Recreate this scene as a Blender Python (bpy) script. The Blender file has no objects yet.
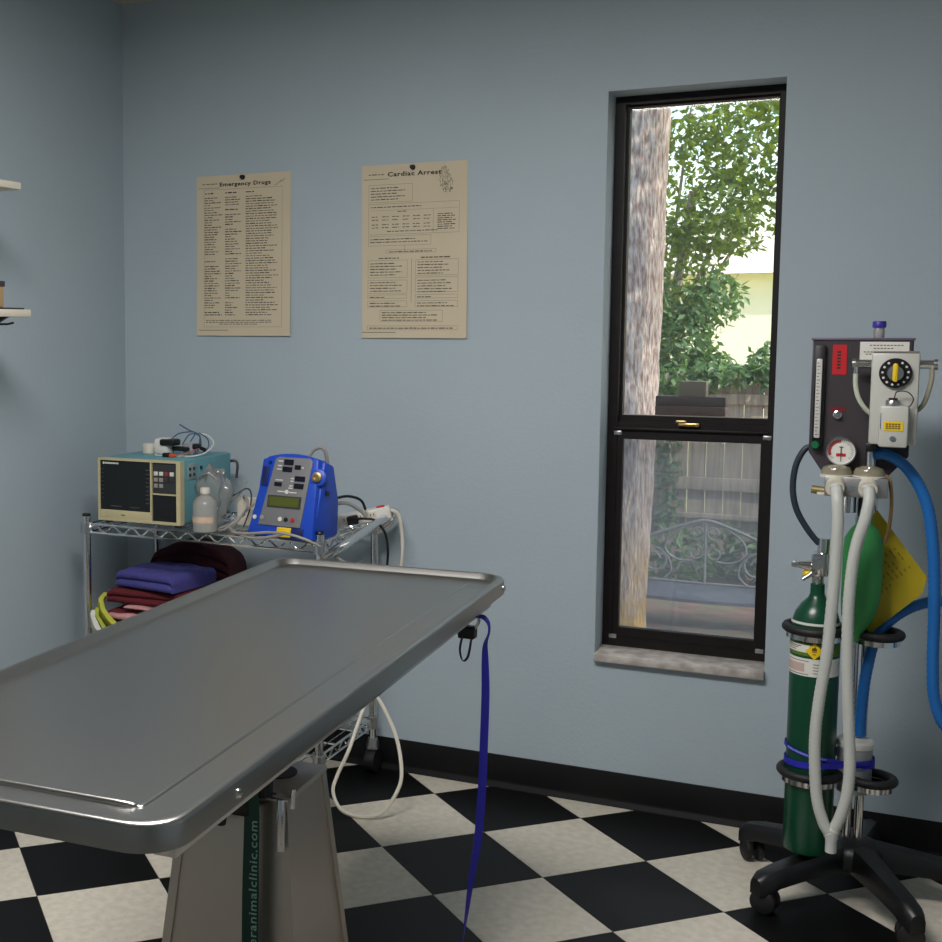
import bpy, bmesh, math, random
from mathutils import Vector, Matrix, noise
random.seed(7)
PI = math.pi
sc = bpy.context.scene
COL = sc.collection

# ------------------------------------------------------------------ camera
cam_d = bpy.data.cameras.new('camera')
cam = bpy.data.objects.new('camera', cam_d); COL.objects.link(cam)
F = 1263.29
cam_d.sensor_fit = 'HORIZONTAL'; cam_d.sensor_width = 36.0
cam_d.lens = F / 942 * 36.0
cam_d.shift_x = (471 - 268.8) / 942
cam_d.shift_y = (451.33 - 471) / 942
cam_d.clip_start = 0.02; cam_d.clip_end = 300
cam.location = (2.3558, -3.6125, 1.3696)
cam.rotation_euler = (PI / 2 - 0.0958, 0.0, 0.4651)
sc.camera = cam

# ------------------------------------------------------------------ world, sun, window light, exposure
W = bpy.data.worlds.new('world'); sc.world = W; W.use_nodes = True
nt = W.node_tree; nt.nodes.clear()
wo = nt.nodes.new('ShaderNodeOutputWorld'); wb = nt.nodes.new('ShaderNodeBackground')
sky = nt.nodes.new('ShaderNodeTexSky'); sky.sky_type = 'NISHITA'; sky.sun_disc = False
sky.sun_elevation = math.radians(48); sky.sun_rotation = math.radians(75)
sky.air_density = 1.2; sky.dust_density = 3.0; sky.ozone_density = 1.0
nt.links.new(sky.outputs[0], wb.inputs[0]); wb.inputs[1].default_value = 0.50
nt.links.new(wb.outputs[0], wo.inputs[0])

sun_d = bpy.data.lights.new('sun', 'SUN'); sun_d.energy = 5.0; sun_d.angle = math.radians(1.0)
sun_d.color = (1.0, 0.93, 0.78)
sun = bpy.data.objects.new('sun', sun_d); COL.objects.link(sun)
sun.rotation_euler = Vector((-0.70, 0.36, -0.62)).to_track_quat('-Z', 'Y').to_euler()

ROOM_X, ROOM_Y, ROOM_Z = 3.6, -5.2, 2.438
# the room's own lamp: a flush fluorescent panel in the ceiling above the exam table
LAMP = (1.42, -2.01)
al_d = bpy.data.lights.new('ceiling_panel_light', 'AREA'); al_d.shape = 'RECTANGLE'
al_d.size = 1.10; al_d.size_y = 0.52
al_d.energy = 44.5; al_d.color = (1.0, 0.975, 0.97)
al = bpy.data.objects.new('ceiling_panel_light', al_d); COL.objects.link(al)
al.location = (LAMP[0], LAMP[1], ROOM_Z - 0.046)

vs = sc.view_settings
vs.view_transform = 'Standard'; vs.look = 'None'; vs.gamma = 1.0; vs.use_curve_mapping = False
vs.exposure = 0.0

# ------------------------------------------------------------------ materials
def s2l(c):
    c /= 255.0
    return c / 12.92 if c <= 0.04045 else ((c + 0.055) / 1.055) ** 2.4
def rgb(r, g, b): return (s2l(r), s2l(g), s2l(b), 1.0)
def mat(name, col, rough=0.5, metal=0.0, var=0.0, scale=20.0, bump=0.0, bscale=None, stretch=None, trans=0.0, alpha=1.0,
        spec=0.5, col2=None, rvar=0.0, sss=0.0):
    m = bpy.data.materials.new(name); m.use_nodes = True
    n = m.node_tree.nodes; l = m.node_tree.links
    b = n['Principled BSDF']
    b.inputs['Base Color'].default_value = col
    b.inputs['Roughness'].default_value = rough
    b.inputs['Metallic'].default_value = metal
    b.inputs['Specular IOR Level'].default_value = spec
    if trans: b.inputs['Transmission Weight'].default_value = trans
    if alpha < 1: b.inputs['Alpha'].default_value = alpha
    if var or bump or rvar:
        tc = n.new('ShaderNodeTexCoord'); mp = n.new('ShaderNodeMapping')
        l.new(tc.outputs['Object'], mp.inputs[0])
        if stretch: mp.inputs['Scale'].default_value = stretch
        nz = n.new('ShaderNodeTexNoise'); nz.inputs['Scale'].default_value = scale; nz.inputs['Detail'].default_value = 5
        l.new(mp.outputs[0], nz.inputs['Vector'])
        if var:
            mx = n.new('ShaderNodeMix'); mx.data_type = 'RGBA'
            c2 = col2 or tuple(max(0, v * (1 - var)) for v in col[:3]) + (1.0,)
            mx.inputs[6].default_value = col; mx.inputs[7].default_value = c2
            rp = n.new('ShaderNodeValToRGB'); rp.color_ramp.elements[0].position = 0.36; rp.color_ramp.elements[1].position = 0.66
            l.new(nz.outputs[0], rp.inputs[0]); l.new(rp.outputs[0], mx.inputs[0])
            l.new(mx.outputs[2], b.inputs['Base Color'])
        if rvar:
            mr = n.new('ShaderNodeMapRange'); mr.inputs['To Min'].default_value = rough - rvar; mr.inputs['To Max'].default_value = rough + rvar
            l.new(nz.outputs[0], mr.inputs[0]); l.new(mr.outputs[0], b.inputs['Roughness'])
        if bump:
            bp = n.new('ShaderNodeBump'); bp.inputs['Strength'].default_value = bump; bp.inputs['Distance'].default_value = 0.004
            if bscale:
                nb = n.new('ShaderNodeTexNoise'); nb.inputs['Scale'].default_value = bscale; nb.inputs['Detail'].default_value = 4
                l.new(mp.outputs[0], nb.inputs['Vector']); l.new(nb.outputs[0], bp.inputs['Height'])
            else: l.new(nz.outputs[0], bp.inputs['Height'])
            l.new(bp.outputs[0], b.inputs['Normal'])
    return m
M = {}
M['wall'] = mat('blue_wall_paint', rgb(172, 186, 194), 0.62, var=0.04, scale=2.5, bump=0.18, bscale=90)
M['ceil'] = mat('ceiling_paint', rgb(196, 186, 168), 0.8, var=0.05, scale=30)
M['tile_w'] = mat('white_vinyl_tile', rgb(212, 205, 190), 0.36, var=0.06, scale=45, col2=rgb(198, 190, 174), bump=0.03, bscale=60)
M['tile_b'] = mat('black_vinyl_tile', rgb(10, 10, 11), 0.45, spec=0.22, bump=0.03, bscale=60)
M['grout'] = mat('tile_joint', rgb(60, 57, 52), 0.8)
M['base'] = mat('black_vinyl_base', rgb(10, 10, 11), 0.5, spec=0.25)
M['steel'] = mat('brushed_steel', (0.37, 0.367, 0.355, 1), 0.29, 1.0, rvar=0.010, scale=26, stretch=(9, 0.5, 1))
M['steel_ped'] = mat('pedestal_steel', (0.56, 0.52, 0.48, 1), 0.36, 1.0, rvar=0.05, scale=30, stretch=(10, 10, 0.5))
M['chrome'] = mat('chrome', (0.72, 0.72, 0.72, 1), 0.14, 1.0)
M['chrome_dull'] = mat('dull_chrome', (0.55, 0.55, 0.56, 1), 0.28, 1.0)
M['dark_frame'] = mat('dark_bronze_aluminium', rgb(24, 18, 18), 0.5, 0.0, spec=0.3, var=0.3, scale=40)
M['sill'] = mat('marble_sill', rgb(205, 200, 192), 0.45, var=0.25, scale=25, col2=rgb(160, 152, 145))
M['paper'] = mat('cream_paper', rgb(208, 194, 166), 0.7, var=0.05, scale=6)
M['ink'] = mat('printed_ink', rgb(44, 38, 36), 0.7)
M['ink_soft'] = mat('faded_ink', rgb(104, 92, 80), 0.7)
M['black'] = mat('black_plastic', rgb(15, 15, 17), 0.4)
M['blackm'] = mat('black_rubber', rgb(20, 19, 20), 0.6)
M['cream'] = mat('cream_plastic', rgb(196, 186, 146), 0.5, var=0.05, scale=12)
M['teal'] = mat('teal_steel', rgb(96, 152, 162), 0.5, var=0.05, scale=8)
M['screen'] = mat('dark_screen', rgb(20, 22, 24), 0.16)
M['blue'] = mat('blue_plastic', rgb(22, 72, 190), 0.42)
M['blue_d'] = mat('dark_blue_plastic', rgb(14, 30, 92), 0.45)
M['greyface'] = mat('grey_faceplate', rgb(122, 122, 124), 0.5)
M['lcd'] = mat('olive_lcd', rgb(84, 92, 34), 0.25)
M['display'] = mat('dark_display', rgb(24, 24, 38), 0.2)
M['white'] = mat('white_plastic', rgb(222, 220, 212), 0.45)
M['offwhite'] = mat('ivory_plastic', rgb(214, 208, 192), 0.5)
M['red'] = mat('red_plastic', rgb(190, 20, 30), 0.5)
M['orange'] = mat('orange_plastic', rgb(208, 84, 44), 0.5)
M['yellow'] = mat('yellow_label', rgb(232, 196, 20), 0.5)
M['greycable'] = mat('grey_cable', rgb(150, 146, 138), 0.5)
M['bluecable'] = mat('slate_blue_wire', rgb(66, 92, 122), 0.5)
M['tank'] = mat('green_tank_paint', rgb(8, 66, 44), 0.28)
M['bag'] = mat('green_rubber', rgb(52, 138, 72), 0.45, var=0.1, scale=18)
M['panel'] = mat('dark_mauve_panel', rgb(58, 52, 56), 0.45)
M['panel_side'] = mat('panel_edge', rgb(52, 44, 62), 0.45)
M['vap'] = mat('pale_enamel', rgb(190, 190, 182), 0.38)
M['hose_w'] = mat('white_hose', rgb(190, 192, 186), 0.4, sss=0)
M['hose_b'] = mat('blue_hose', rgb(26, 104, 178), 0.42)
M['strap_b'] = mat('royal_blue_webbing', rgb(36, 32, 168), 0.6, bump=0.2, scale=300)
M['strap_g'] = mat('dark_green_webbing', rgb(10, 62, 50), 0.6, bump=0.2, scale=300)
M['yellowcard'] = mat('yellow_card', rgb(190, 168, 26), 0.45)
M['canister'] = mat('cloudy_plastic', rgb(150, 154, 156), 0.35)
M['purple'] = mat('violet_cap', rgb(60, 44, 150), 0.4)
M['brass'] = mat('brass', (0.55, 0.40, 0.16, 1), 0.3, 1.0)
M['maroon'] = mat('maroon_towel', rgb(98, 24, 34), 0.95, var=0.25, scale=60, bump=0.5, bscale=320)
M['plum'] = mat('dark_maroon_towel', rgb(62, 20, 30), 0.95, var=0.25, scale=60, bump=0.5, bscale=320)
M['bluetowel'] = mat('periwinkle_towel', rgb(70, 68, 140), 0.95, var=0.18, scale=60, bump=0.5, bscale=320)
M['pink'] = mat('pink_towel', rgb(206, 150, 150), 0.95, var=0.1, scale=60, bump=0.5, bscale=320)
M['lime'] = mat('lime_cloth', rgb(190, 190, 70), 0.95, var=0.15, scale=60, bump=0.5, bscale=320)
M['whitecloth'] = mat('white_cloth', rgb(214, 212, 202), 0.95, var=0.1, scale=50, bump=0.5, bscale=320)
M['shelfwood'] = mat('white_melamine', rgb(226, 218, 200), 0.5)
M['card'] = mat('tan_cardboard', rgb(178, 148, 108), 0.8)

def clear_mat(name, tint, mixf, rough=0.05, body=0.12, bodycol=(0.8, 0.8, 0.8, 1)):
    """thin see-through plastic or glass: transparent + gloss + a little body colour"""
    m = bpy.data.materials.new(name); m.use_nodes = True
    n = m.node_tree.nodes; l = m.node_tree.links; n.clear()
    o = n.new('ShaderNodeOutputMaterial'); t = n.new('ShaderNodeBsdfTransparent'); g = n.new('ShaderNodeBsdfGlossy')
    d = n.new('ShaderNodeBsdfDiffuse'); tr = n.new('ShaderNodeBsdfTranslucent')
    t.inputs[0].default_value = tint; g.inputs['Roughness'].default_value = rough
    d.inputs[0].default_value = bodycol; tr.inputs[0].default_value = bodycol
    fr = n.new('ShaderNodeFresnel'); fr.inputs[0].default_value = 1.45
    dd = n.new('ShaderNodeMixShader'); dd.inputs[0].default_value = 0.5
    l.new(d.outputs[0], dd.inputs[1]); l.new(tr.outputs[0], dd.inputs[2])
    a = n.new('ShaderNodeMixShader'); a.inputs[0].default_value = body
    l.new(t.outputs[0], a.inputs[1]); l.new(dd.outputs[0], a.inputs[2])
    mu = n.new('ShaderNodeMath'); mu.operation = 'MULTIPLY'; mu.inputs[1].default_value = mixf
    l.new(fr.outputs[0], mu.inputs[0])
    b = n.new('ShaderNodeMixShader'); l.new(mu.outputs[0], b.inputs[0])
    l.new(a.outputs[0], b.inputs[1]); l.new(g.outputs[0], b.inputs[2]); l.new(b.outputs[0], o.inputs[0])
    return m
M['glass'] = clear_mat('window_glass', (0.97, 0.98, 0.98, 1), 0.6, 0.02, 0.025)
M['screenmesh'] = clear_mat('insect_screen_mesh', (0.92, 0.94, 0.96, 1), 0.0, 0.4, 0.34, rgb(128, 134, 142))
M['clearplastic'] = clear_mat('clear_plastic', (0.95, 0.95, 0.95, 1), 1.0, 0.1, 0.42, rgb(205, 205, 202))
M['bottle'] = clear_mat('cloudy_bottle', (0.95, 0.95, 0.93, 1), 1.0, 0.2, 0.72, rgb(222, 222, 216))
M['dome'] = clear_mat('amber_dome', (0.95, 0.92, 0.85, 1), 1.0, 0.08, 0.6, rgb(214, 206, 182))

# ------------------------------------------------------------------ mesh helpers
class MB:
    def __init__(self): self.bm = bmesh.new()
    def _tag(self, mi, n0):
        self.bm.faces.ensure_lookup_table()
        for f in self.bm.faces[n0:]: f.material_index = mi
    def box(self, x0, x1, y0, y1, z0, z1, bev=0.0, seg=2, mtx=None):
        bm = bmesh.new(); bmesh.ops.create_cube(bm, size=1.0)
        for v in bm.verts:
            v.co = Vector(((x0 + x1) / 2 + v.co.x * (x1 - x0), (y0 + y1) / 2 + v.co.y * (y1 - y0), (z0 + z1) / 2 + v.co.z * (z1 - z0)))
        if bev: bmesh.ops.bevel(bm, geom=list(bm.edges), offset=bev, segments=seg, affect='EDGES', profile=0.5, clamp_overlap=True)
        self._merge(bm, mtx); return self
    def _merge(self, bm, mtx=None):
        if mtx is not None: bmesh.ops.transform(bm, matrix=mtx, verts=bm.verts)
        me = bpy.data.meshes.new('t'); bm.to_mesh(me); bm.free(); self.bm.from_mesh(me); bpy.data.meshes.remove(me)
    def prism(self, pts, axis, a0, a1, bev=0.0, mtx=None):
        """polygon pts (2D) extruded along axis 'X','Y' or 'Z' from a0 to a1"""
        bm = bmesh.new()
        def P(p, a): return {'X': (a, p[0], p[1]), 'Y': (p[0], a, p[1]), 'Z': (p[0], p[1], a)}[axis]
        A = [bm.verts.new(P(p, a0)) for p in pts]; B = [bm.verts.new(P(p, a1)) for p in pts]
        bm.faces.new(A); bm.faces.new(B[::-1]); n = len(pts)
        for i in range(n): bm.faces.new((A[i], B[i], B[(i + 1) % n], A[(i + 1) % n]))
        bmesh.ops.recalc_face_normals(bm, faces=bm.faces)
        if bev: bmesh.ops.bevel(bm, geom=list(bm.edges), offset=bev, segments=2, affect='EDGES', profile=0.5, clamp_overlap=True)
        self._merge(bm, mtx); return self
    def cyl(self, p0, p1, r0, r1=None, seg=16, cap=True):
        p0 = Vector(p0); p1 = Vector(p1); r1 = r0 if r1 is None else r1
        q = (p1 - p0).to_track_quat('Z', 'Y').to_matrix()
        A = []; B = []
        for i in range(seg):
            a = 2 * PI * i / seg; d = q @ Vector((math.cos(a), math.sin(a), 0))
            A.append(self.bm.verts.new(p0 + d * r0)); B.append(self.bm.verts.new(p1 + d * r1))
        for i in range(seg): self.bm.faces.new((A[i], A[(i + 1) % seg], B[(i + 1) % seg], B[i]))
        if cap: self.bm.faces.new(A[::-1]); self.bm.faces.new(B)
        return self
    def lathe(self, prof, c=(0, 0, 0), seg=24, axis=(0, 0, 1)):
        """prof: list of (r, h) along axis from c"""
        q = Vector(axis).to_track_quat('Z', 'Y').to_matrix(); c = Vector(c); rings = []
        for r, h in prof:
            if r < 1e-6: rings.append([self.bm.verts.new(c + q @ Vector((0, 0, h)))])
            else: rings.append([self.bm.verts.new(c + q @ Vector((r * math.cos(2 * PI * i / seg), r * math.sin(2 * PI * i / seg), h))) for i in range(seg)])
        for a, b in zip(rings, rings[1:]):
            for i in range(seg):
                j = (i + 1) % seg
                if len(a) == 1 and len(b) == 1: continue
                if len(a) == 1: self.bm.faces.new((a[0], b[j], b[i]))
                elif len(b) == 1: self.bm.faces.new((a[i], a[j], b[0]))
                else: self.bm.faces.new((a[i], a[j], b[j], b[i]))
        if len(rings[0]) > 1: self.bm.faces.new(rings[0][::-1])
        if len(rings[-1]) > 1: self.bm.faces.new(rings[-1])
        return self
    def tube(self, pts, r, seg=8, sub=6, closed=False, rad=None, smooth=True):
        P = spline(pts, sub, closed) if smooth else [Vector(p) for p in pts]
        n = len(P); rings = []; up = None
        for i in range(n):
            if closed: t = P[(i + 1) % n] - P[i - 1]
            else: t = P[min(i + 1, n - 1)] - P[max(i - 1, 0)]
            if t.length < 1e-9: t = Vector((0, 0, 1))
            t.normalize()
            if up is None: up = t.orthogonal().normalized()
            up = (up - t * up.dot(t))
            if up.length < 1e-6: up = t.orthogonal()
            up.normalize(); sd = t.cross(up)
            rr = rad(i / max(1, n - 1), i) if rad else r
            rings.append([self.bm.verts.new(P[i] + (up * math.cos(2 * PI * k / seg) + sd * math.sin(2 * PI * k / seg)) * rr) for k in range(seg)])
        m = n if closed else n - 1
        for i in range(m):
            a = rings[i]; b = rings[(i + 1) % n]; off = 0
            if closed and i == n - 1:
                off = min(range(seg), key=lambda o: (a[0].co - b[o].co).length)
            for k in range(seg): self.bm.faces.new((a[k], a[(k + 1) % seg], b[(k + 1 + off) % seg], b[(k + off) % seg]))
        if not closed: self.bm.faces.new(rings[0][::-1]); self.bm.faces.new(rings[-1])
        return self
    def ribbon(self, pts, w, th, wdir=None, sub=6):
        """flat strap along pts; wdir(i, t, tangent) gives its width direction"""
        P = spline(pts, sub); n = len(P); rings = []
        for i in range(n):
            t = (P[min(i + 1, n - 1)] - P[max(i - 1, 0)]).normalized()
            d = Vector(wdir(i / (n - 1))); d = (d - t * d.dot(t)).normalized(); k = t.cross(d)
            rings.append([self.bm.verts.new(P[i] + d * (sx * w / 2) + k * (sy * th / 2)) for sx, sy in ((-1, -1), (1, -1), (1, 1), (-1, 1))])
        for a, b in zip(rings, rings[1:]):
            for k in range(4): self.bm.faces.new((a[k], a[(k + 1) % 4], b[(k + 1) % 4], b[k]))
        self.bm.faces.new(rings[0][::-1]); self.bm.faces.new(rings[-1]); return self
    def sphere(self, c, r, s=(1, 1, 1), u=16, v=10):
        bm = bmesh.new(); bmesh.ops.create_uvsphere(bm, u_segments=u, v_segments=v, radius=1.0)
        for x in bm.verts: x.co = Vector((c[0] + x.co.x * r * s[0], c[1] + x.co.y * r * s[1], c[2] + x.co.z * r * s[2]))
        self._merge(bm); return self
    def arc(self, cx, cy, r, a0, a1, z0, z1, seg=16, th=0.0006):
        """a label wrapped round an upright cylinder"""
        L = []
        for i in range(seg + 1):
            a = math.radians(a0 + (a1 - a0) * i / seg)
            d = Vector((math.cos(a), math.sin(a), 0))
            L.append([self.bm.verts.new(Vector((cx, cy, z)) + d * rr) for rr, z in ((r, z0), (r + th, z0), (r + th, z1), (r, z1))])
        for a, b in zip(L, L[1:]):
            for k in range(4): self.bm.faces.new((a[k], b[k], b[(k + 1) % 4], a[(k + 1) % 4]))
        self.bm.faces.new(L[0]); self.bm.faces.new(L[-1][::-1]); return self
    def quad(self, a, b, c, d):
        self.bm.faces.new([self.bm.verts.new(p) for p in (a, b, c, d)]); return self
    def text(self, s, size, mtx, ext=0.0004, off=0.0, align='CENTER', sx=1.0):
        cu = bpy.data.curves.new('t', 'FONT'); cu.body = s; cu.size = size; cu.extrude = ext; cu.offset = off
        cu.align_x = align; cu.align_y = 'CENTER'; cu.resolution_u = 2; cu.space_character = 1.1
        o = bpy.data.objects.new('t', cu); COL.objects.link(o)
        dg = bpy.context.evaluated_depsgraph_get(); me = o.evaluated_get(dg).to_mesh()
        bm = bmesh.new(); bm.from_mesh(me); o.evaluated_get(dg).to_mesh_clear()
        bpy.data.objects.remove(o); bpy.data.curves.remove(cu)
        self._merge(bm, mtx @ Matrix.Diagonal((sx, 1, 1, 1))); return self
    def build(self, name, m, parent=None, origin=None, smooth=38, kind=None, label=None, mtx=None):
        if mtx is not None: bmesh.ops.transform(self.bm, matrix=mtx, verts=self.bm.verts)
        bmesh.ops.recalc_face_normals(self.bm, faces=self.bm.faces)
        if parent is not None: org = Vector(parent['_o'])
        elif origin is not None: org = Vector(origin)
        else:
            xs = [v.co for v in self.bm.verts]
            org = Vector(((min(v.x for v in xs) + max(v.x for v in xs)) / 2, (min(v.y for v in xs) + max(v.y for v in xs)) / 2, min(v.z for v in xs)))
        bmesh.ops.translate(self.bm, verts=self.bm.verts, vec=-org)
        me = bpy.data.meshes.new(name); self.bm.to_mesh(me); self.bm.free()
        me.materials.append(M[m] if isinstance(m, str) else m)
        if smooth:
            me.polygons.foreach_set('use_smooth', [True] * len(me.polygons)); me.set_sharp_from_angle(angle=math.radians(smooth))
        o = bpy.data.objects.new(name, me); COL.objects.link(o)
        o['_o'] = tuple(org)
        if parent is not None: o.parent = parent
        else: o.location = org
        if kind: o['kind'] = kind
        if label: o['label'] = label
        return o
def spline(pts, sub=6, closed=False):
    P = [Vector(p) for p in pts]; n = len(P); out = []
    m = n if closed else n - 1
    for i in range(m):
        if closed: a, b, c, d = P[i - 1], P[i], P[(i + 1) % n], P[(i + 2) % n]
        else: a, b, c, d = P[max(i - 1, 0)], P[i], P[i + 1], P[min(i + 2, n - 1)]
        for k in range(sub):
            t = k / sub
            out.append(0.5 * ((2 * b) + (c - a) * t + (2 * a - 5 * b + 4 * c - d) * t * t + (3 * b - a - 3 * c + d) * t ** 3))
    if not closed: out.append(P[-1])
    return out
def thing(name, loc, label=None, cat=None, group=None, kind=None):
    o = bpy.data.objects.new(name, None); COL.objects.link(o); o.location = loc; o['_o'] = tuple(loc); o.empty_display_size = 0.05
    return tag(o, label, cat, group, kind)
def tag(o, label=None, cat=None, group=None, kind=None):
    if label: o['label'] = label
    if cat: o['category'] = cat
    if group: o['group'] = group
    if kind: o['kind'] = kind
    return o
def face_y(x, y, z, roll=0): # matrix for print on a face that looks towards -Y
    return Matrix.Translation((x, y, z)) @ Matrix.Rotation(PI / 2, 4, 'X') @ Matrix.Rotation(roll, 4, 'Z')

# ================================================================== THE SETTING
# floor: joints below, then each tile as a part
fl = MB().box(0, ROOM_X, ROOM_Y, 0, -0.12, -0.0012).build('floor', 'grout', kind='structure', smooth=0)
TS = 0.3048; TH = 0.777; TO = Vector((1.1646, -0.1424))
ud = Vector((math.cos(TH), -math.sin(TH))); vd = Vector((math.sin(TH), math.cos(TH)))
def clip(poly, rect):
    for ax, lim, sg in ((0, rect[0], 1), (0, rect[1], -1), (1, rect[2], 1), (1, rect[3], -1)):
        out = []
        for i in range(len(poly)):
            a, b = poly[i], poly[(i + 1) % len(poly)]; da, db = sg * (a[ax] - lim), sg * (b[ax] - lim)
            if da >= 0: out.append(a)
            if (da >= 0) != (db >= 0): out.append(a + (b - a) * (da / (da - db)))
        poly = out
        if not poly: return []
    return poly
full = {}
g = 0.0011; h0, h1 = -0.004, 0.0
base_poly = [Vector((x, y)) for x, y in ((g, g), (TS - g, g), (TS - g, TS - g), (g, TS - g))]
tiles = []
for i in range(-14, 20):
    for j in range(-18, 14):
        o2 = TO + ud * (i * TS) + vd * (j * TS)
        poly = [o2 + ud * p.x + vd * p.y for p in base_poly]
        c = clip(poly, (0.001, ROOM_X - 0.001, ROOM_Y + 0.001, -0.001))
        if len(c) < 3: continue
        ctr = sum((p for p in c), Vector((0, 0))) / len(c)
        tiles.append(((ctr - Vector((1.4, -1.2))).length, i, j, o2, c))
tiles.sort(key=lambda t: t[0])
rest = {'tile_w': MB(), 'tile_b': MB()}
for k, (_, i, j, o2, c) in enumerate(tiles):
    key = 'tile_b' if (i + j) % 2 == 0 else 'tile_w'
    area_full = len(c) == 4 and abs((c[1] - c[0]).length - (TS - 2 * g)) < 1e-5 and abs((c[2] - c[1]).length - (TS - 2 * g)) < 1e-5
    if k >= 290:
        rest[key].prism([(p.x, p.y) for p in c], 'Z', h0, h1); continue
    if area_full and key in full:
        t = full[key].copy(); COL.objects.link(t)
        t.location = Vector((o2.x, o2.y, 0)) - Vector(fl['_o']); t['_o'] = (o2.x, o2.y, 0)
        continue
    mb = MB().prism([(p.x, p.y) for p in c], 'Z', h0, h1)
    bmesh.ops.translate(mb.bm, verts=mb.bm.verts, vec=(-o2.x, -o2.y, 0))
    bmesh.ops.translate(mb.bm, verts=mb.bm.verts, vec=Vector(fl['_o']))
    t = mb.build('tile', key, fl, smooth=0); t.location = Vector((o2.x, o2.y, 0)) - Vector(fl['_o'])
    if area_full: full[key] = t
for key, mb in rest.items():
    if len(mb.bm.verts): mb.build('tile_remainder', key, fl, smooth=0, kind='stuff')

def wall_hole(name, plane, x0, x1, z0, z1, hx0, hx1, hz0, hz1, y0, y1):
    """wall in an XZ plane between y0 and y1 with a rectangular opening"""
    bm = bmesh.new(); V = {}
    for y in (y0, y1):
        V[y] = ([bm.verts.new((x, y, z)) for x, z in ((x0, z0), (x1, z0), (x1, z1), (x0, z1))],
                [bm.verts.new((x, y, z)) for x, z in ((hx0, hz0), (hx1, hz0), (hx1, hz1), (hx0, hz1))])
    for y in (y0, y1):
        o, n = V[y]
        for k in range(4): bm.faces.new((o[k], o[(k + 1) % 4], n[(k + 1) % 4], n[k]))
    for w in (0, 1):
        a, b = V[y0][w], V[y1][w]
        for k in range(4): bm.faces.new((a[k], a[(k + 1) % 4], b[(k + 1) % 4], b[k]))
    m = MB(); m._merge(bm); return m.build(name, 'wall', kind='structure', smooth=0)
WX0, WX1, WZ0, WZ1 = 1.5936, 2.0519, 0.4435, 2.026
WT = 0.20
wall_hole('wall_back', 'y', -0.15, ROOM_X + 0.15, -0.9, ROOM_Z + 0.1, WX0, WX1, WZ0, WZ1, 0.0, WT)
MB().box(-0.15, ROOM_X + 0.15, ROOM_Y - 0.15, ROOM_Y, -0.12, ROOM_Z + 0.1).build('wall_rear', 'wall', kind='structure', smooth=0)
MB().box(-0.15, 0, ROOM_Y, 0, -0.12, ROOM_Z + 0.1).build('wall_left', 'wall', kind='structure', smooth=0)
MB().box(ROOM_X, ROOM_X + 0.15, ROOM_Y, 0, -0.12, ROOM_Z + 0.1).build('wall_right', 'wall', kind='structure', smooth=0)
MB().box(0, ROOM_X, ROOM_Y, 0, ROOM_Z, ROOM_Z + 0.1).build('ceiling', 'ceil', kind='structure', smooth=0)
HB = 0.0995
prof = [(0, 0.0), (-0.013, 0.0), (-0.012, 0.004), (-0.005, 0.014), (-0.0032, 0.022), (-0.0032, HB - 0.003), (-0.0015, HB), (0, HB)]
MB().prism([(y, z) for y, z in prof], 'X', 0.0, ROOM_X).build('baseboard_back', 'base', kind='structure', smooth=50)
MB().prism([(-y, z) for y, z in prof], 'Y', ROOM_Y, -0.013).build('baseboard_left', 'base', kind='structure', smooth=50)
MB().prism([(ROOM_X + y, z) for y, z in prof], 'Y', ROOM_Y, -0.013).build('baseboard_right', 'base', kind='structure', smooth=50)

# ---- window_1: dark bronze single-hung window in its recess
wn = thing('window_1', (1.823, 0.13, WZ0), kind='structure')
def ring(mb, x0, x1, z0, z1, wl, wr, wb, wt, y0, y1):
    bm = bmesh.new(); V = {}
    for y in (y0, y1):
        V[y] = ([bm.verts.new((x, y, z)) for x, z in ((x0, z0), (x1, z0), (x1, z1), (x0, z1))],
                [bm.verts.new((x, y, z)) for x, z in ((x0 + wl, z0 + wb), (x1 - wr, z0 + wb), (x1 - wr, z1 - wt), (x0 + wl, z1 - wt))])
    for y in (y0, y1):
        o, n = V[y]
        for k in range(4): bm.faces.new((o[k], o[(k + 1) % 4], n[(k + 1) % 4], n[k]))
    for w in (0, 1):
        a, b = V[y0][w], V[y1][w]
        for k in range(4): bm.faces.new((a[k], a[(k + 1) % 4], b[(k + 1) % 4], b[k]))
    bmesh.ops.recalc_face_normals(bm, faces=bm.faces)
    mb._merge(bm); return mb
ring(MB(), WX0, WX1, WZ0, WZ1, 0.028, 0.022, 0.03, 0.022, 0.10, 0.18).build('window_frame', 'dark_frame', wn, smooth=0)
us = ring(MB(), WX0 + 0.022, WX1 - 0.018, 1.088, WZ1 - 0.012, 0.014, 0.009, 0.036, 0.016, 0.125, 0.155).build('upper_sash', 'dark_frame', wn, smooth=0)
MB().box(WX0 + 0.034, WX1 - 0.026, 0.139, 0.143, 1.118, WZ1 - 0.026).build('pane', 'glass', us, smooth=0)
MB().box(WX0 + 0.034, WX1 - 0.026, 0.128, 0.134, 1.1225, 1.1262).build('glazing_bead', 'greycable', us, smooth=0)
ls = ring(MB(), WX0 + 0.004, WX1 - 0.006, WZ0 + 0.012, 1.106, 0.040, 0.034, 0.046, 0.050, 0.104, 0.128).build('lower_sash', 'dark_frame', wn, smooth=0)
MB().box(WX0 + 0.042, WX1 - 0.038, 0.114, 0.118, WZ0 + 0.055, 1.06).build('pane', 'glass', ls, smooth=0)
MB().box(WX0 + 0.03, WX1 - 0.03, 0.165, 0.1655, WZ0 + 0.03, 1.09).build('insect_screen', 'screenmesh', wn, smooth=0)
MB().box(WX0 + 0.02, WX1 - 0.02, 0.094, 0.106, 1.082, 1.090, 0.002).build('lift_rail', 'dark_frame', ls)
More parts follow.
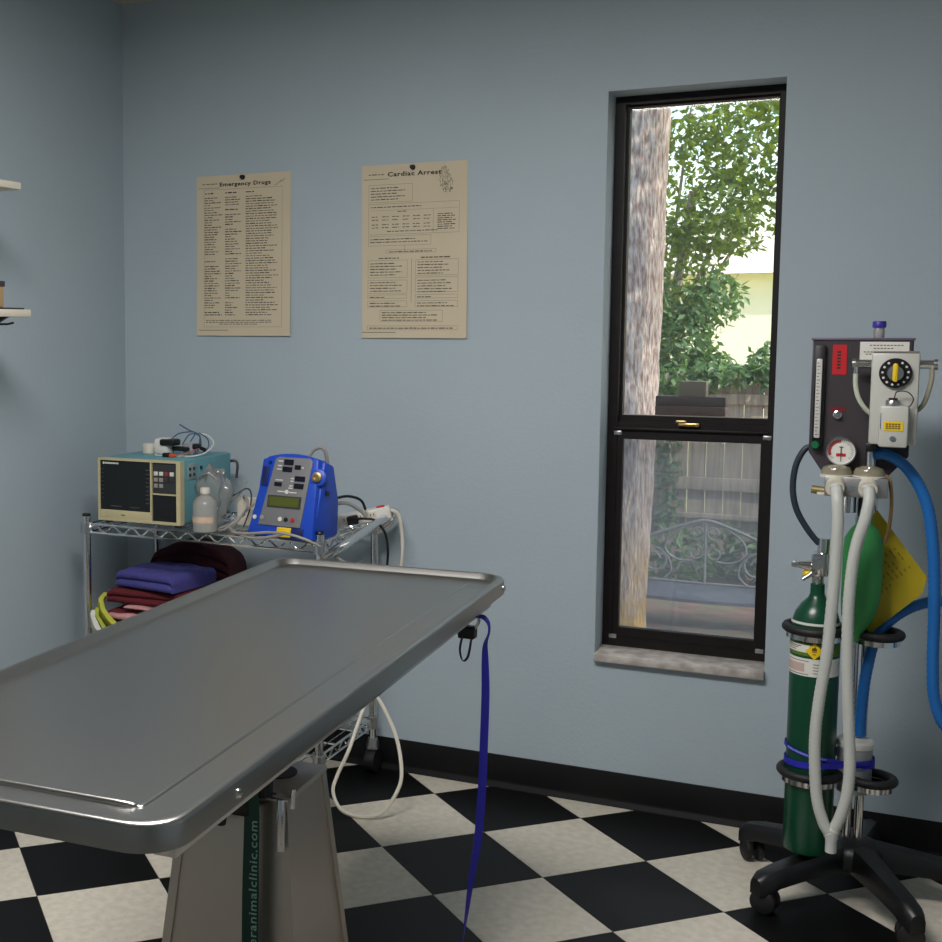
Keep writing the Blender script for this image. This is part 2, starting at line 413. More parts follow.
for x, z in ((WX0 + 0.03, 1.073), (WX1 - 0.024, 1.073), (WX0 + 0.03, 0.474), (WX1 - 0.024, 0.474)):
    MB().box(x - 0.011, x + 0.011, 0.099, 0.104, z - 0.006, z + 0.006, 0.0015).build('corner_clip', 'chrome_dull', ls)
lt = MB().box(1.792, 1.85, 0.088, 0.104, 1.098, 1.108, 0.003).build('sash_latch', 'brass', wn)
MB().box(1.786, 1.815, 0.084, 0.094, 1.108, 1.115, 0.002).build('latch_lever', 'brass', lt)
# bottom track and pale strip across the window top
MB().box(WX0 + 0.028, WX1 - 0.022, 0.155, 0.16, WZ1 - 0.030, WZ1 - 0.024).build('top_strip', 'offwhite', wn, smooth=0)
MB().box(WX0 + 0.001, WX1 + 0.001, -0.022, 0.10, 0.4235, 0.4465, 0.003).build('sill', 'sill', wn)

# ---- ceiling lamp housing
lp = thing('ceiling_light', (LAMP[0], LAMP[1], ROOM_Z - 0.05), 'flush white fluorescent panel in the ceiling over the table', 'lamp')
ring(MB(), -0.61, 0.61, -0.31, 0.31, 0.035, 0.035, 0.035, 0.035, 0.0, 0.05).build('frame', 'white', lp, smooth=0, mtx=Matrix.Translation((LAMP[0], LAMP[1], ROOM_Z)) @ Matrix.Rotation(-PI / 2, 4, 'X'))
dm_ = mat('lit_diffuser', (0.9, 0.9, 0.88, 1), 0.6)
dm_.node_tree.nodes['Principled BSDF'].inputs['Emission Color'].default_value = (1.0, 0.97, 0.93, 1)
dm_.node_tree.nodes['Principled BSDF'].inputs['Emission Strength'].default_value = 8.0
MB().box(LAMP[0] - 0.575, LAMP[0] + 0.575, LAMP[1] - 0.275, LAMP[1] + 0.275, ROOM_Z - 0.040, ROOM_Z - 0.034).build('diffuser', dm_, lp, smooth=0)

# ================================================================== THE EXAM TABLE
TC = Vector((1.368, -1.74, 0.0)); TR = math.radians(2.5); TZ = 0.84; TW, TL = 0.55, 1.55
TM = Matrix.Translation(TC) @ Matrix.Rotation(TR, 4, 'Z')
tb = thing('exam_table', TC, 'brushed stainless steel exam table with rimmed tray top on tapered pedestal', 'table')
def rrect(w, l, r, n=8):
    P = []
    for cx, cy, a0 in ((w / 2 - r, l / 2 - r, 0), (-w / 2 + r, l / 2 - r, 90), (-w / 2 + r, -l / 2 + r, 180), (w / 2 - r, -l / 2 + r, 270)):
        for k in range(n + 1):
            a = math.radians(a0 + 90 * k / n); P.append((cx + r * math.cos(a), cy + r * math.sin(a)))
    return P
def loft(mb, rings, cap0=True, cap1=True):
    R = [[mb.bm.verts.new(p) for p in ring_] for ring_ in rings]
    for a, b in zip(R, R[1:]):
        n = len(a)
        for k in range(n): mb.bm.faces.new((a[k], a[(k + 1) % n], b[(k + 1) % n], b[k]))
    if cap0: mb.bm.faces.new(R[0][::-1])
    if cap1: mb.bm.faces.new(R[-1])
def rr3(inset, z, r): return [(x, y, z) for x, y in rrect(TW - 2 * inset, TL - 2 * inset, max(r, 0.01))]
CR = 0.062
mb = MB()
fil = [rr3(0.006 - 0.006 * math.cos(math.radians(q)), TZ - 0.006 + 0.006 * math.sin(math.radians(q)), CR - 0.004) for q in range(0, 91, 15)]
loft(mb, [rr3(0.022, TZ - 0.030, 0.045), rr3(0.022, TZ - 0.0335, 0.045), rr3(0.0, TZ - 0.0335, CR - 0.004)] + fil +
     [rr3(0.012, TZ, CR - 0.010), rr3(0.0138, TZ - 0.0008, CR - 0.012), rr3(0.0196, TZ - 0.0112, CR - 0.018), rr3(0.0220, TZ - 0.0126, CR - 0.02), rr3(0.030, TZ - 0.0131, CR - 0.024), rr3(0.09, TZ - 0.0134, 0.02)])
mb.build('tray_top', 'steel', tb, mtx=TM, smooth=40)
for sx in (-1, 1):
    MB().box(sx * 0.235 - 0.016, sx * 0.235 + 0.016, -0.71, 0.71, TZ - 0.062, TZ - 0.033, 0.004, mtx=TM).build('support_rail', 'chrome_dull', tb)
for y in (-0.55, 0.55):
    MB().box(-0.219, 0.219, y - 0.02, y + 0.02, TZ - 0.06, TZ - 0.035, 0.003, mtx=TM).build('cross_bar', 'chrome_dull', tb)
for sx, y in ((1, -0.60), (1, 0.715), (-1, -0.60), (-1, 0.715)):
    MB().lathe([(0.0065, 0), (0.0065, 0.002), (0.005, 0.0042), (0.0, 0.005)], TM @ Vector((sx * TW / 2, y, TZ - 0.019)), 12, TM.to_3x3() @ Vector((sx, 0, 0))).build('screw', 'chrome', tb)
bd = []
for x, y in ((-0.245, -0.70), (-0.1, -0.70), (0.1, -0.70), (0.178, -0.70), (0.193, -0.694), (0.199, -0.68), (0.199, -0.5), (0.199, 0.0), (0.199, 0.4), (0.199, 0.70)): bd.append((x, y, TZ - (0.0128 if x < 0.19 else 0.0165)))
MB().tube(bd, 0.0055, seg=12, sub=6).build('drain_bead', 'steel', tb, mtx=TM, smooth=60)
# pedestal
PC = Vector((1.372, -1.705, 0)); PZ = 0.592
PM = Matrix.Translation(PC) @ Matrix.Rotation(TR, 4, 'Z')
def rect3(hx, hy, z): return [(-hx, -hy, z), (hx, -hy, z), (hx, hy, z), (-hx, hy, z)]
mb = MB(); loft(mb, [rect3(0.150, 0.138, 0.03), rect3(0.094, 0.084, PZ)])
pd = mb.build('pedestal', 'steel_ped', tb, mtx=PM, smooth=0)
for sx, sy in ((1, -1), (1, 1), (-1, -1), (-1, 1)):
    mb = MB()
    for w_, sgn in ((0, 0),):
        e = 0.004
        loft(mb, [[(sx * (hx + e), sy * (hy + e), z), (sx * (hx - 0.012), sy * (hy + e), z), (sx * (hx - 0.012), sy * (hy - 0.001), z), (sx * (hx - 0.001), sy * (hy - 0.001), z), (sx * (hx - 0.001), sy * (hy - 0.012), z), (sx * (hx + e), sy * (hy - 0.012), z)]
                  for hx, hy, z in ((0.150, 0.138, 0.032), (0.094, 0.084, PZ - 0.002))])
    mb.build('corner_seam', 'steel_ped', pd, mtx=PM, smooth=0)
tp = MB().box(-0.100, 0.100, -0.090, 0.090, PZ - 0.004, PZ + 0.006, 0.002, mtx=PM).build('pedestal_cap', 'steel_ped', tb)
MB().cyl(PM @ Vector((0.035, 0.02, PZ + 0.005)), PM @ Vector((0.035, 0.02, PZ + 0.0085)), 0.034, seg=24).build('cap_hole_disc', 'black', tp)  # flat black disc paints the dark of the opening in the cap
MB().box(-0.06, 0.02, -0.05, 0.05, PZ + 0.005, TZ - 0.05, 0.003, mtx=PM).build('lift_column', 'chrome_dull', tb)
MB().box(-0.20, 0.20, -0.06, 0.06, TZ - 0.062, TZ - 0.034, 0.003, mtx=PM).build('mounting_plate', 'chrome_dull', tb)
loftm = MB(); loft(loftm, [[(x, y, z) for x, y in rrect(w, l, 0.05)] for w, l, z in ((0.50, 0.66, 0.0), (0.50, 0.66, 0.018), (0.46, 0.62, 0.034))])
loftm.build('foot_plate', 'steel_ped', tb, mtx=PM)
# tilt lever at the pedestal's front right
lv = MB().tube([PM @ Vector(p) for p in ((0.045, -0.098, PZ + 0.012), (0.112, -0.098, PZ + 0.010))], 0.006, smooth=False).build('lever_rod', 'chrome', tb)
MB().tube([PM @ Vector(p) for p in ((0.094, -0.102, PZ + 0.008), (0.095, -0.106, PZ - 0.02), (0.096, -0.110, PZ - 0.075))], 0.0075, seg=10).build('lever_grip', 'chrome', lv)
MB().cyl(PM @ Vector((0.112, -0.098, PZ - 0.005)), PM @ Vector((0.114, -0.098, PZ + 0.028)), 0.004).build('lever_pin', 'chrome', lv)
kb = MB().box(-0.02, 0.045, -0.125, -0.088, PZ - 0.024, PZ + 0.012, 0.006, mtx=PM).build('release_knob', 'black', tb)
MB().cyl(PM @ Vector((-0.010, -0.115, PZ - 0.046)), PM @ Vector((-0.010, -0.115, PZ - 0.02)), 0.008, 0.013).build('knob_stem', 'black', kb)
MB().box(-0.03, 0.075, -0.118, -0.088, PZ + 0.010, PZ + 0.06, 0.004, mtx=PM).build('release_bracket', 'blackm', tb)
MB().cyl(PM @ Vector((0.020, -0.132, PZ + 0.002)), PM @ Vector((0.027, -0.120, PZ + 0.008)), 0.007).build('release_bolt', 'chrome', kb)

# ---- dark green printed leash hanging down the pedestal front
gl = thing('green_leash', PM @ Vector((0.0, -0.12, 0.2)), 'dark green printed slip leash hanging down the front of table pedestal', 'leash')
def PP(x, y, z): return PM @ Vector((x, y, z))
MB().ribbon([PP(0.050, -0.100, PZ + 0.05), PP(0.052, -0.122, PZ + 0.035), PP(0.055, -0.124, PZ - 0.02), PP(0.058, -0.134, PZ - 0.15), PP(0.061, -0.144, PZ - 0.27), PP(0.063, -0.158, 0.2), PP(0.065, -0.172, 0.06)],
            0.019, 0.0018, lambda t: (1, 0.04, 0), 8).build('strap', 'strap_g', gl)
MB().ribbon([PP(0.044, -0.098, PZ + 0.048), PP(0.043, -0.1185, PZ + 0.03), PP(0.043, -0.120, PZ - 0.03), PP(0.043, -0.128, PZ - 0.15), PP(0.046, -0.138, PZ - 0.27), PP(0.048, -0.152, 0.2), PP(0.050, -0.166, 0.06)],
            0.015, 0.0016, lambda t: (1, 0.1, 0), 8).build('strap_return', 'strap_g', gl)
sl = math.atan2(0.010, 0.125)
TXM = PM @ Matrix.Translation((0.0580, -0.1335, PZ - 0.128)) @ Matrix.Rotation(-sl, 4, 'X') @ Matrix.Rotation(PI / 2, 4, 'X') @ Matrix.Rotation(PI / 2 + 0.024, 4, 'Z')
MB().text('eranimalclinic.com', 0.0205, TXM, off=0.0001, sx=1.22).build('lettering', mat('leash_print', rgb(150, 190, 176), 0.6), gl, kind='stuff', smooth=0)

# ---- blue leash clipped below the table's right edge
bl = thing('blue_leash', TM @ Vector((0.26, 0.62, 0)), 'royal blue nylon leash dangling from clip under the table edge to the floor', 'leash')
def TT(x, y, z): return TM @ Vector((x, y, z))
MB().ribbon([(1.575, -1.14, 0.776), (1.590, -1.14, 0.783), (1.606, -1.14, 0.784), (1.618, -1.14, 0.772), (1.619, -1.138, 0.752), (1.611, -1.136, 0.726), (1.611, -1.135, 0.69), (1.613, -1.135, 0.62), (1.611, -1.135, 0.504), (1.609, -1.135, 0.42), (1.602, -1.135, 0.31), (1.589, -1.135, 0.22), (1.576, -1.135, 0.108), (1.567, -1.138, 0.03), (1.562, -1.16, 0.005), (1.55, -1.23, 0.004)],
            0.017, 0.0018, lambda t: (math.cos(0.5 + 1.3 * t + 0.9 * math.sin(8 * t)), math.sin(0.5 + 1.3 * t + 0.9 * math.sin(8 * t)), 0.15 * math.sin(9 * t)), 8).build('strap', 'strap_b', bl)
MB().box(1.557, 1.592, -1.155, -1.128, 0.737, 0.762, 0.003).build('clip', 'black', bl)
MB().tube([(1.572, -1.142, 0.760), (1.580, -1.142, 0.784), (1.592, -1.141, 0.786), (1.598, -1.141, 0.774), (1.590, -1.142, 0.758)], 0.0035).build('clip_hook', 'chrome_dull', bl)
MB().ribbon([(1.568, -1.150, 0.745), (1.562, -1.152, 0.715), (1.569, -1.154, 0.692), (1.580, -1.152, 0.702), (1.586, -1.150, 0.742)], 0.012, 0.0018, lambda t: (0.5, -0.8, 0.1), 6).build('strap_loop', mat('navy_webbing', rgb(24, 24, 84), 0.6), bl)

# ================================================================== WIRE CART
CX0, CX1, CY0, CY1 = 0.15, 0.93, -0.455, -0.05
ct = thing('wire_cart', ((CX0 + CX1) / 2, (CY0 + CY1) / 2, 0), 'chrome wire shelf cart in the corner carrying two monitors', 'cart')
DECK = 0.785
for x in (CX0, CX1):
    for y in (CY0, CY1):
        p = MB()
        p.cyl((x, y, 0.085), (x, y, DECK + 0.022), 0.0125, seg=12)
        po = p.build('post', 'chrome', ct)
        MB().lathe([(0.0125, 0), (0.0135, 0.004), (0.011, 0.008), (0, 0.009)], (x, y, DECK + 0.021), 12).build('post_cap', 'black', po)
        for z in (DECK, 0.43, 0.175):
            MB().lathe([(0.015, -0.034), (0.019, -0.034), (0.0175, 0.001), (0.015, 0.001)], (x, y, z), 14).build('collar', 'chrome_dull', po)
        for zz in range(9):
            pass
        c = thing('caster', (x, y, 0), kind=None); c.parent = ct; c.location = Vector((x, y, 0)) - Vector(ct['_o'])
        MB().cyl((x - 0.016, y, 0.038), (x + 0.016, y, 0.038), 0.037, seg=20).build('wheel', 'blackm', c)
        MB().lathe([(0.0, 0.05), (0.02, 0.05), (0.021, 0.062), (0.014, 0.085), (0, 0.086)], (x, y, 0.025), 14).build('swivel', 'chrome_dull', c)
def wire_shelf(z):
    sh = MB(); R = 0.0036
    for zz in (z - 0.003, z - 0.029):
        for (a, b) in (((CX0, CY0), (CX1, CY0)), ((CX1, CY0), (CX1, CY1)), ((CX1, CY1), (CX0, CY1)), ((CX0, CY1), (CX0, CY0))):
            sh.cyl((a[0], a[1], zz), (b[0], b[1], zz), R, seg=6)
    so = sh.build('shelf_rim', 'chrome', ct)
    zg = MB()
    def snake(a, b, n):
        pts = []
        for i in range(n * 2 + 1):
            t = i / (n * 2); pts.append((a[0] + (b[0] - a[0]) * t, a[1] + (b[1] - a[1]) * t, z - 0.006 if i % 2 else z - 0.026))
        zg.tube(pts, 0.003, seg=6, sub=4)
    snake((CX0, CY0), (CX1, CY0), 12); snake((CX1, CY0), (CX1, CY1), 6); snake((CX0, CY1), (CX1, CY1), 12); snake((CX0, CY0), (CX0, CY1), 6)
    zg.build('truss_wire', 'chrome', so, kind='stuff')
    wr = MB()
    n = 30
    for i in range(1, n):
        x = CX0 + (CX1 - CX0) * i / n; wr.cyl((x, CY0, z - 0.0022), (x, CY1, z - 0.0022), 0.0018, seg=5)
    for y in (CY0 + 0.13, CY0 + 0.27): wr.cyl((CX0, y, z - 0.007), (CX1, y, z - 0.007), 0.003, seg=5)
    wr.build('deck_wire', 'chrome', so, kind='stuff')
for z in (DECK, 0.43, 0.175): wire_shelf(z)
MB().tube([(CX1, CY0, 0.742), (CX1 + 0.012, CY0 + 0.005, 0.745), (CX1 + 0.035, CY0 + 0.05, 0.762), (CX1 + 0.055, CY0 + 0.15, 0.786), (CX1 + 0.068, CY0 + 0.30, 0.812), (CX1 + 0.074, CY1 - 0.03, 0.822), (CX1 + 0.070, CY1 - 0.01, 0.815), (CX1 + 0.045, CY1, 0.785), (CX1, CY1, 0.752)], 0.0130, seg=12).build('push_handle', 'chrome', ct)

# ---- cream and teal patient monitor
mo = thing('patient_monitor', (0.324, -0.275, DECK), 'boxy cream and teal patient monitor with dark screen on cart', 'monitor')
X0, X1, Y0, Y1, Z0, Z1 = 0.180, 0.466, -0.435, -0.115, 0.797, 0.984
MB().box(X0 + 0.003, X1, Y0 + 0.022, Y1, Z0 + 0.001, Z1, 0.003).build('case', 'teal', mo)
fz = ring(MB(), X0, X1 + 0.004, Z0 - 0.003, Z1, 0.007, 0.014, 0.008, 0.006, Y0, Y0 + 0.024).build('bezel', 'cream', mo, smooth=0)
MB().box(X0 + 0.007, X1 - 0.010, Y0 + 0.010, Y0 + 0.020, Z0 + 0.004, Z1 - 0.005).build('backing', 'black', fz, smooth=0)
MB().box(X0 + 0.007, 0.365, Y0 + 0.001, Y0 + 0.011, Z0 + 0.004, Z0 + 0.030, 0.001).build('chin', 'cream', mo)
MB().lathe([(0.0075, 0), (0.0075, 0.002), (0.0055, 0.002), (0.0055, 0.0012), (0, 0.0012)], (X0 + 0.019, Y0 + 0.001, Z0 + 0.015), 16, (0, -1, 0)).build('power_button', 'cream', mo)
MB().box(0.262, 0.276, Y0, Y0 + 0.0015, Z0 + 0.015, Z0 + 0.0175).build('nameplate', 'ink', mo, smooth=0)
MB().box(0.365, 0.3705, Y0 + 0.001, Y0 + 0.011, Z0 + 0.004, Z1 - 0.004).build('divider', 'cream', mo, smooth=0)
MB().box(0.3705, X1 - 0.010, Y0 + 0.001, Y0 + 0.011, 0.8815, 0.8855).build('divider', 'cream', mo, smooth=0)
ms = MB().box(X0 + 0.007, 0.365, Y0 + 0.004, Y0 + 0.012, Z0 + 0.030, Z1 - 0.005).build('screen', 'screen', mo, smooth=0)
mk = MB()
for i in range(9): mk.box(0.349, 0.360, Y0 + 0.0032, Y0 + 0.004, 0.852 + i * 0.0125, 0.8545 + i * 0.0125)
for i in range(8): mk.box(X0 + 0.011, X0 + 0.018, Y0 + 0.0032, Y0 + 0.004, 0.862 + i * 0.0125, 0.864 + i * 0.0125)
mk.box(0.225, 0.262, Y0 + 0.0032, Y0 + 0.004, 0.838, 0.8405); mk.box(0.292, 0.325, Y0 + 0.0032, Y0 + 0.004, 0.837, 0.839)
mk.build('screen_marks', mat('dim_screen_print', rgb(74, 78, 80), 0.4), ms, smooth=0, kind='stuff')
lg = MB()
for i in range(9): lg.box(0.204 + i * 0.0055, 0.208 + i * 0.0055, Y0 + 0.0032, Y0 + 0.004, 0.9665, 0.9715)
lg.lathe([(0.0035, 0), (0.0035, 0.0008), (0, 0.0008)], (0.199, Y0 + 0.004, 0.969), 10, (0, -1, 0))
lg.build('logo_strip', 'white', ms, smooth=0, kind='stuff')
MB().box(0.3725, X1 - 0.012, Y0 + 0.006, Y0 + 0.013, 0.887, Z1 - 0.006).build('key_panel', mat('key_panel_grey', rgb(52, 54, 54), 0.4), mo, smooth=0)
for r, (z, row) in enumerate(((0.945, 'wwrw'), (0.9265, 'ggkk'), (0.9085, 'gg'))):
    for i, k in enumerate(row):
        MB().box(0.3765 + i * 0.0185, 0.3765 + i * 0.0185 + 0.013, Y0 + 0.003, Y0 + 0.007, z - 0.006, z + 0.006, 0.001).build('key', {'w': 'white', 'r': mat('dull_red_key', rgb(140, 50, 60), 0.5), 'g': 'greycable', 'k': 'panel'}[k], mo)
MB().box(0.3725, X1 - 0.012, Y0 + 0.005, Y0 + 0.013, Z0 + 0.006, 0.8805).build('printer_door', 'black', mo, smooth=0)
pl = MB().box(X1 - 0.001, X1 + 0.0025, -0.385, -0.335, 0.925, 0.972, 0.001).build('port_plate', mat('port_plate_grey', rgb(132, 150, 152), 0.5), mo)
for y, z in ((-0.375, 0.957), (-0.352, 0.957), (-0.375, 0.939), (-0.352, 0.939)):
    MB().cyl((X1 + 0.002, y, z), (X1 + 0.0045, y, z), 0.0052, seg=12).build('port', 'black', pl)
MB().cyl((X1, -0.305, 0.955), (X1 + 0.003, -0.305, 0.955), 0.006, seg=12).build('jack', 'black', mo)
for x in (X0 + 0.02, X1 - 0.02):
    for y in (Y0 + 0.03, Y1 - 0.02): MB().cyl((x, y, DECK), (x, y, Z0 + 0.002), 0.012, seg=12).build('foot', 'blackm', mo)
MB().tube([(X1 - 0.03, Y1 - 0.01, 0.945), (X1 - 0.01, Y1 + 0.03, 0.955), (X1 + 0.005, Y1 + 0.035, 0.945), (X1 + 0.004, Y1 + 0.03, 0.90)], 0.0045).build('plug', 'panel', mo)

# ---- on top of it: tape roll and a heap of leads
TZ2 = 0.984
tr = MB().lathe([(0.018, 0), (0.025, 0), (0.0255, 0.002), (0.0255, 0.027), (0.025, 0.029), (0.018, 0.029), (0.018, 0)], (0.243, -0.235, TZ2), 28).build('tape_roll', 'offwhite')
tag(tr, 'small roll of white tape on top of teal monitor', 'tape')
ld = thing('lead_bundle', (0.40, -0.25, TZ2), 'tangle of patient lead wires and clips heaped on top of teal monitor', 'cables')
MB().box(0.314, 0.368, -0.285, -0.235, TZ2, TZ2 + 0.052, 0.012).build('sensor_block', 'white', ld)
MB().box(0.340, 0.392, -0.292, -0.245, TZ2 + 0.030, TZ2 + 0.050, 0.006).build('sensor_clip', 'black', ld)
MB().box(0.365, 0.425, -0.262, -0.228, TZ2 + 0.012, TZ2 + 0.026, 0.005).build('sensor_clip', 'black', ld)
MB().box(0.400, 0.436, -0.250, -0.225, TZ2, TZ2 + 0.036, 0.006).build('sensor_block', mat('grey_connector', rgb(150, 152, 154), 0.5), ld)
MB().box(0.432, 0.455, -0.250, -0.225, TZ2 + 0.018, TZ2 + 0.036, 0.005).build('sensor_clip', 'black', ld)
MB().cyl((0.450, -0.240, TZ2 + 0.026), (0.482, -0.255, TZ2 + 0.020), 0.006).build('sensor_clip', 'black', ld)
MB().box(0.378, 0.402, -0.338, -0.322, TZ2, TZ2 + 0.013, 0.004).build('lead_clip', 'black', ld)
MB().box(0.401, 0.420, -0.337, -0.323, TZ2, TZ2 + 0.011, 0.003).build('lead_clip', 'orange', ld)
def loopw(pts, r, m): MB().tube(pts, r, seg=6, sub=8).build('wire', m, ld)
loopw([(0.33, -0.29, TZ2 + 0.006), (0.345, -0.315, TZ2 + 0.003), (0.40, -0.31, TZ2 + 0.003), (0.46, -0.295, TZ2 + 0.003), (0.485, -0.255, TZ2 + 0.012), (0.482, -0.20, TZ2 + 0.035), (0.455, -0.19, TZ2 + 0.058), (0.43, -0.20, TZ2 + 0.064)], 0.0022, 'white')
loopw([(0.36, -0.20, TZ2 + 0.090), (0.40, -0.21, TZ2 + 0.074), (0.44, -0.22, TZ2 + 0.063), (0.452, -0.235, TZ2 + 0.045), (0.445, -0.24, TZ2 + 0.010), (0.42, -0.25, TZ2 + 0.004)], 0.0024, 'bluecable')
loopw([(0.352, -0.24, TZ2 + 0.046), (0.375, -0.23, TZ2 + 0.064), (0.41, -0.22, TZ2 + 0.070), (0.43, -0.225, TZ2 + 0.066), (0.418, -0.235, TZ2 + 0.04)], 0.002, 'bluecable')
loopw([(0.39, -0.235, TZ2 + 0.03), (0.41, -0.225, TZ2 + 0.062), (0.44, -0.22, TZ2 + 0.060), (0.448, -0.22, TZ2 + 0.035), (0.45, -0.235, TZ2 + 0.02)], 0.002, 'bluecable')
loopw([(0.43, -0.20, TZ2 + 0.066), (0.465, -0.21, TZ2 + 0.05), (0.482, -0.235, TZ2 + 0.026), (0.47, -0.26, TZ2 + 0.006), (0.455, -0.28, TZ2 + 0.003)], 0.002, 'bluecable')
loopw([(0.42, -0.33, TZ2 + 0.006), (0.44, -0.315, TZ2 + 0.010), (0.455, -0.28, TZ2 + 0.018), (0.46, -0.25, TZ2 + 0.022)], 0.0022, mat('dull_pink_wire', rgb(170, 110, 104), 0.5))
ld.location.x -= 0.030

# ---- clear bottle and crumpled plastic bag between the monitors
bo = thing('plastic_bottle', (0.555, -0.438, DECK), 'cloudy plastic bottle of clear liquid on the cart edge', 'bottle')
MB().lathe([(0.0, 0.0), (0.033, 0.0), (0.036, 0.003), (0.036, 0.080), (0.033, 0.090), (0.020, 0.102), (0.013, 0.106), (0.012, 0.116)], (0.555, -0.438, DECK), 24).build('body', 'bottle', bo)
MB().lathe([(0.0145, 0), (0.0145, 0.012), (0.013, 0.016), (0, 0.0165)], (0.555, -0.438, DECK + 0.112), 18).build('cap', 'offwhite', bo)
MB().arc(0.555, -0.438, 0.0362, 200, 340, DECK + 0.028, DECK + 0.046).build('label_band', mat('faded_label', rgb(212, 184, 160), 0.6), bo)
bg = MB()
bmb = bmesh.new(); bmesh.ops.create_icosphere(bmb, subdivisions=4, radius=1.0)
for v in bmb.verts:
    n_ = noise.noise(v.co * 2.2) * 0.35 + noise.noise(v.co * 5) * 0.12
    s = 1 + n_; v.co = Vector((0.540 + v.co.x * 0.056 * s, -0.365 + v.co.y * 0.032 * s, max(DECK + 0.001, 0.876 + v.co.z * 0.088 * s)))
bg._merge(bmb); bg = bg.build('plastic_bag', 'clearplastic')
tag(bg, 'crumpled clear plastic bag behind the cloudy bottle', 'bag')

# ---- blue monitor
BMx = Matrix.Translation((0.818, -0.385, DECK)) @ Matrix.Rotation(math.radians(-7), 4, 'Z') @ Matrix.Scale(1.10, 4)
bm_ = thing('vital_signs_monitor', (0.825, -0.395, DECK), 'bright blue plastic vital signs monitor with grey face on cart', 'monitor')
lean = math.radians(13)
FM = BMx @ Matrix.Translation((0, -0.07, 0.004)) @ Matrix.Rotation(-lean, 4, 'X')   # face frame: x right, z up along the leaning front, -y out
def trap(wb, wt, h, arch=0.0, n=9, xo=0.0):
    P = [(-wb / 2, 0), (wb / 2, 0)]
    for i in range(n): 
        t = i / (n - 1); x = wt / 2 - wt * t; P.append((x + xo, h - arch * (2 * t - 1) ** 2))
    return P
mb = MB(); mb.prism(trap(0.200, 0.158, 0.217, 0.012, xo=0.012), 'Y', -0.005, 0.045, 0.006, mtx=FM); mb.build('front_shell', 'blue', bm_)
mb = MB(); mb.prism([(-0.068, 0.0), (0.055, 0.0), (0.06, 0.09), (0.035, 0.185), (-0.01, 0.20)], 'X', -0.092, 0.100, 0.008, mtx=BMx); mb.build('rear_shell', 'blue', bm_)
fp = MB().prism([(-0.066, 0.028), (0.062, 0.028), (0.076, 0.198), (0.068, 0.206), (-0.026, 0.206), (-0.036, 0.200)], 'Y', -0.0085, -0.004, 0.001, mtx=FM).build('faceplate', 'greyface', bm_)
for x0, x1, z0, z1 in ((-0.008, 0.020, 0.186, 0.200), (-0.010, 0.018, 0.168, 0.181), (0.026, 0.043, 0.176, 0.187), (0.030, 0.060, 0.146, 0.159), (0.030, 0.058, 0.127, 0.140), (-0.030, -0.008, 0.130, 0.140)):
    MB().box(x0, x1, -0.0105, -0.0083, z0, z1, mtx=FM).build('readout', 'display', fp, smooth=0)
MB().box(-0.044, 0.056, -0.0105, -0.0083, 0.075, 0.106, mtx=FM).build('lcd_frame', mat('lcd_bezel', rgb(58, 60, 56), 0.4), fp, smooth=0)
MB().box(-0.039, 0.051, -0.0115, -0.0103, 0.079, 0.102, mtx=FM).build('lcd_screen', 'lcd', fp, smooth=0)
pr_ = MB()
for x0, x1, z in ((-0.026, -0.012, 0.195), (-0.026, -0.014, 0.183), (-0.028, -0.014, 0.174), (0.047, 0.052, 0.181), (0.018, 0.026, 0.152), (0.018, 0.026, 0.145), (0.016, 0.025, 0.133), (-0.028, -0.006, 0.146), (-0.018, 0.004, 0.117), (0.018, 0.040, 0.116), (0.014, 0.026, 0.127)):
    pr_.box(x0, x1, -0.0098, -0.0083, z - 0.0014, z + 0.0014, mtx=FM)
pr_.lathe([(0.0, 0), (0.006, 0.0), (0.006, 0.0014), (0, 0.0014)], FM @ Vector((0.010, -0.0085, 0.117)), 12, FM.to_3x3() @ Vector((0, -1, 0)))
pr_.build('face_print', 'white', fp, smooth=0, kind='stuff')
MB().box(-0.073, -0.053, -0.008, -0.004, 0.128, 0.180, 0.002, mtx=FM).build('grip_recess', 'blue_d', bm_)
MB().box(-0.056, -0.048, -0.008, -0.004, 0.186, 0.194, mtx=FM).build('indicator', 'blue_d', bm_, smooth=0)
for x, m in ((-0.080, 'white'), (-0.056, 'greycable'), (0.0, 'white'), (0.018, 'black'), (0.038, 'red')):
    MB().lathe([(0.0062, 0), (0.0062, 0.003), (0.004, 0.0036), (0, 0.0036)], FM @ Vector((x, -0.0085 if -0.06 < x < 0.06 else -0.005, 0.046)), 12, FM.to_3x3() @ Vector((0, -1, 0))).build('button', m, bm_)
bk = MB().lathe([(0.024, 0), (0.026, 0.006), (0.024, 0.016), (0.016, 0.019), (0, 0.019)], FM @ Vector((0.088, 0.012, 0.160)), 22, FM.to_3x3() @ Vector((0.25, -1, 0))).build('cuff_socket', 'blue', bm_)
MB().lathe([(0.014, 0), (0.014, 0.005), (0.008, 0.006), (0.008, 0.003), (0, 0.003)], FM @ Vector((0.0925, -0.006, 0.160)), 18, FM.to_3x3() @ Vector((0.25, -1, 0))).build('hose_fitting', 'brass', bk)
MB().box(0.101, 0.1045, 0.03, 0.045, 0.118, 0.130, mtx=FM).build('side_port', 'black', bm_, smooth=0)
MB().box(-0.006, 0.036, -0.0095, -0.004, 0.001, 0.026, 0.001, mtx=FM).build('yellow_sticker', 'yellow', bm_)
MB().box(0.010, 0.072, -0.0075, -0.004, 0.002, 0.026, 0.001, mtx=FM).build('lower_recess', 'blue_d', bm_)
MB().tube([BMx @ Vector(p) for p in ((0.02, 0.035, 0.20), (0.035, 0.04, 0.222), (0.055, 0.045, 0.228), (0.065, 0.05, 0.212), (0.065, 0.06, 0.17))], 0.0055).build('rear_cable', 'greycable', bm_)

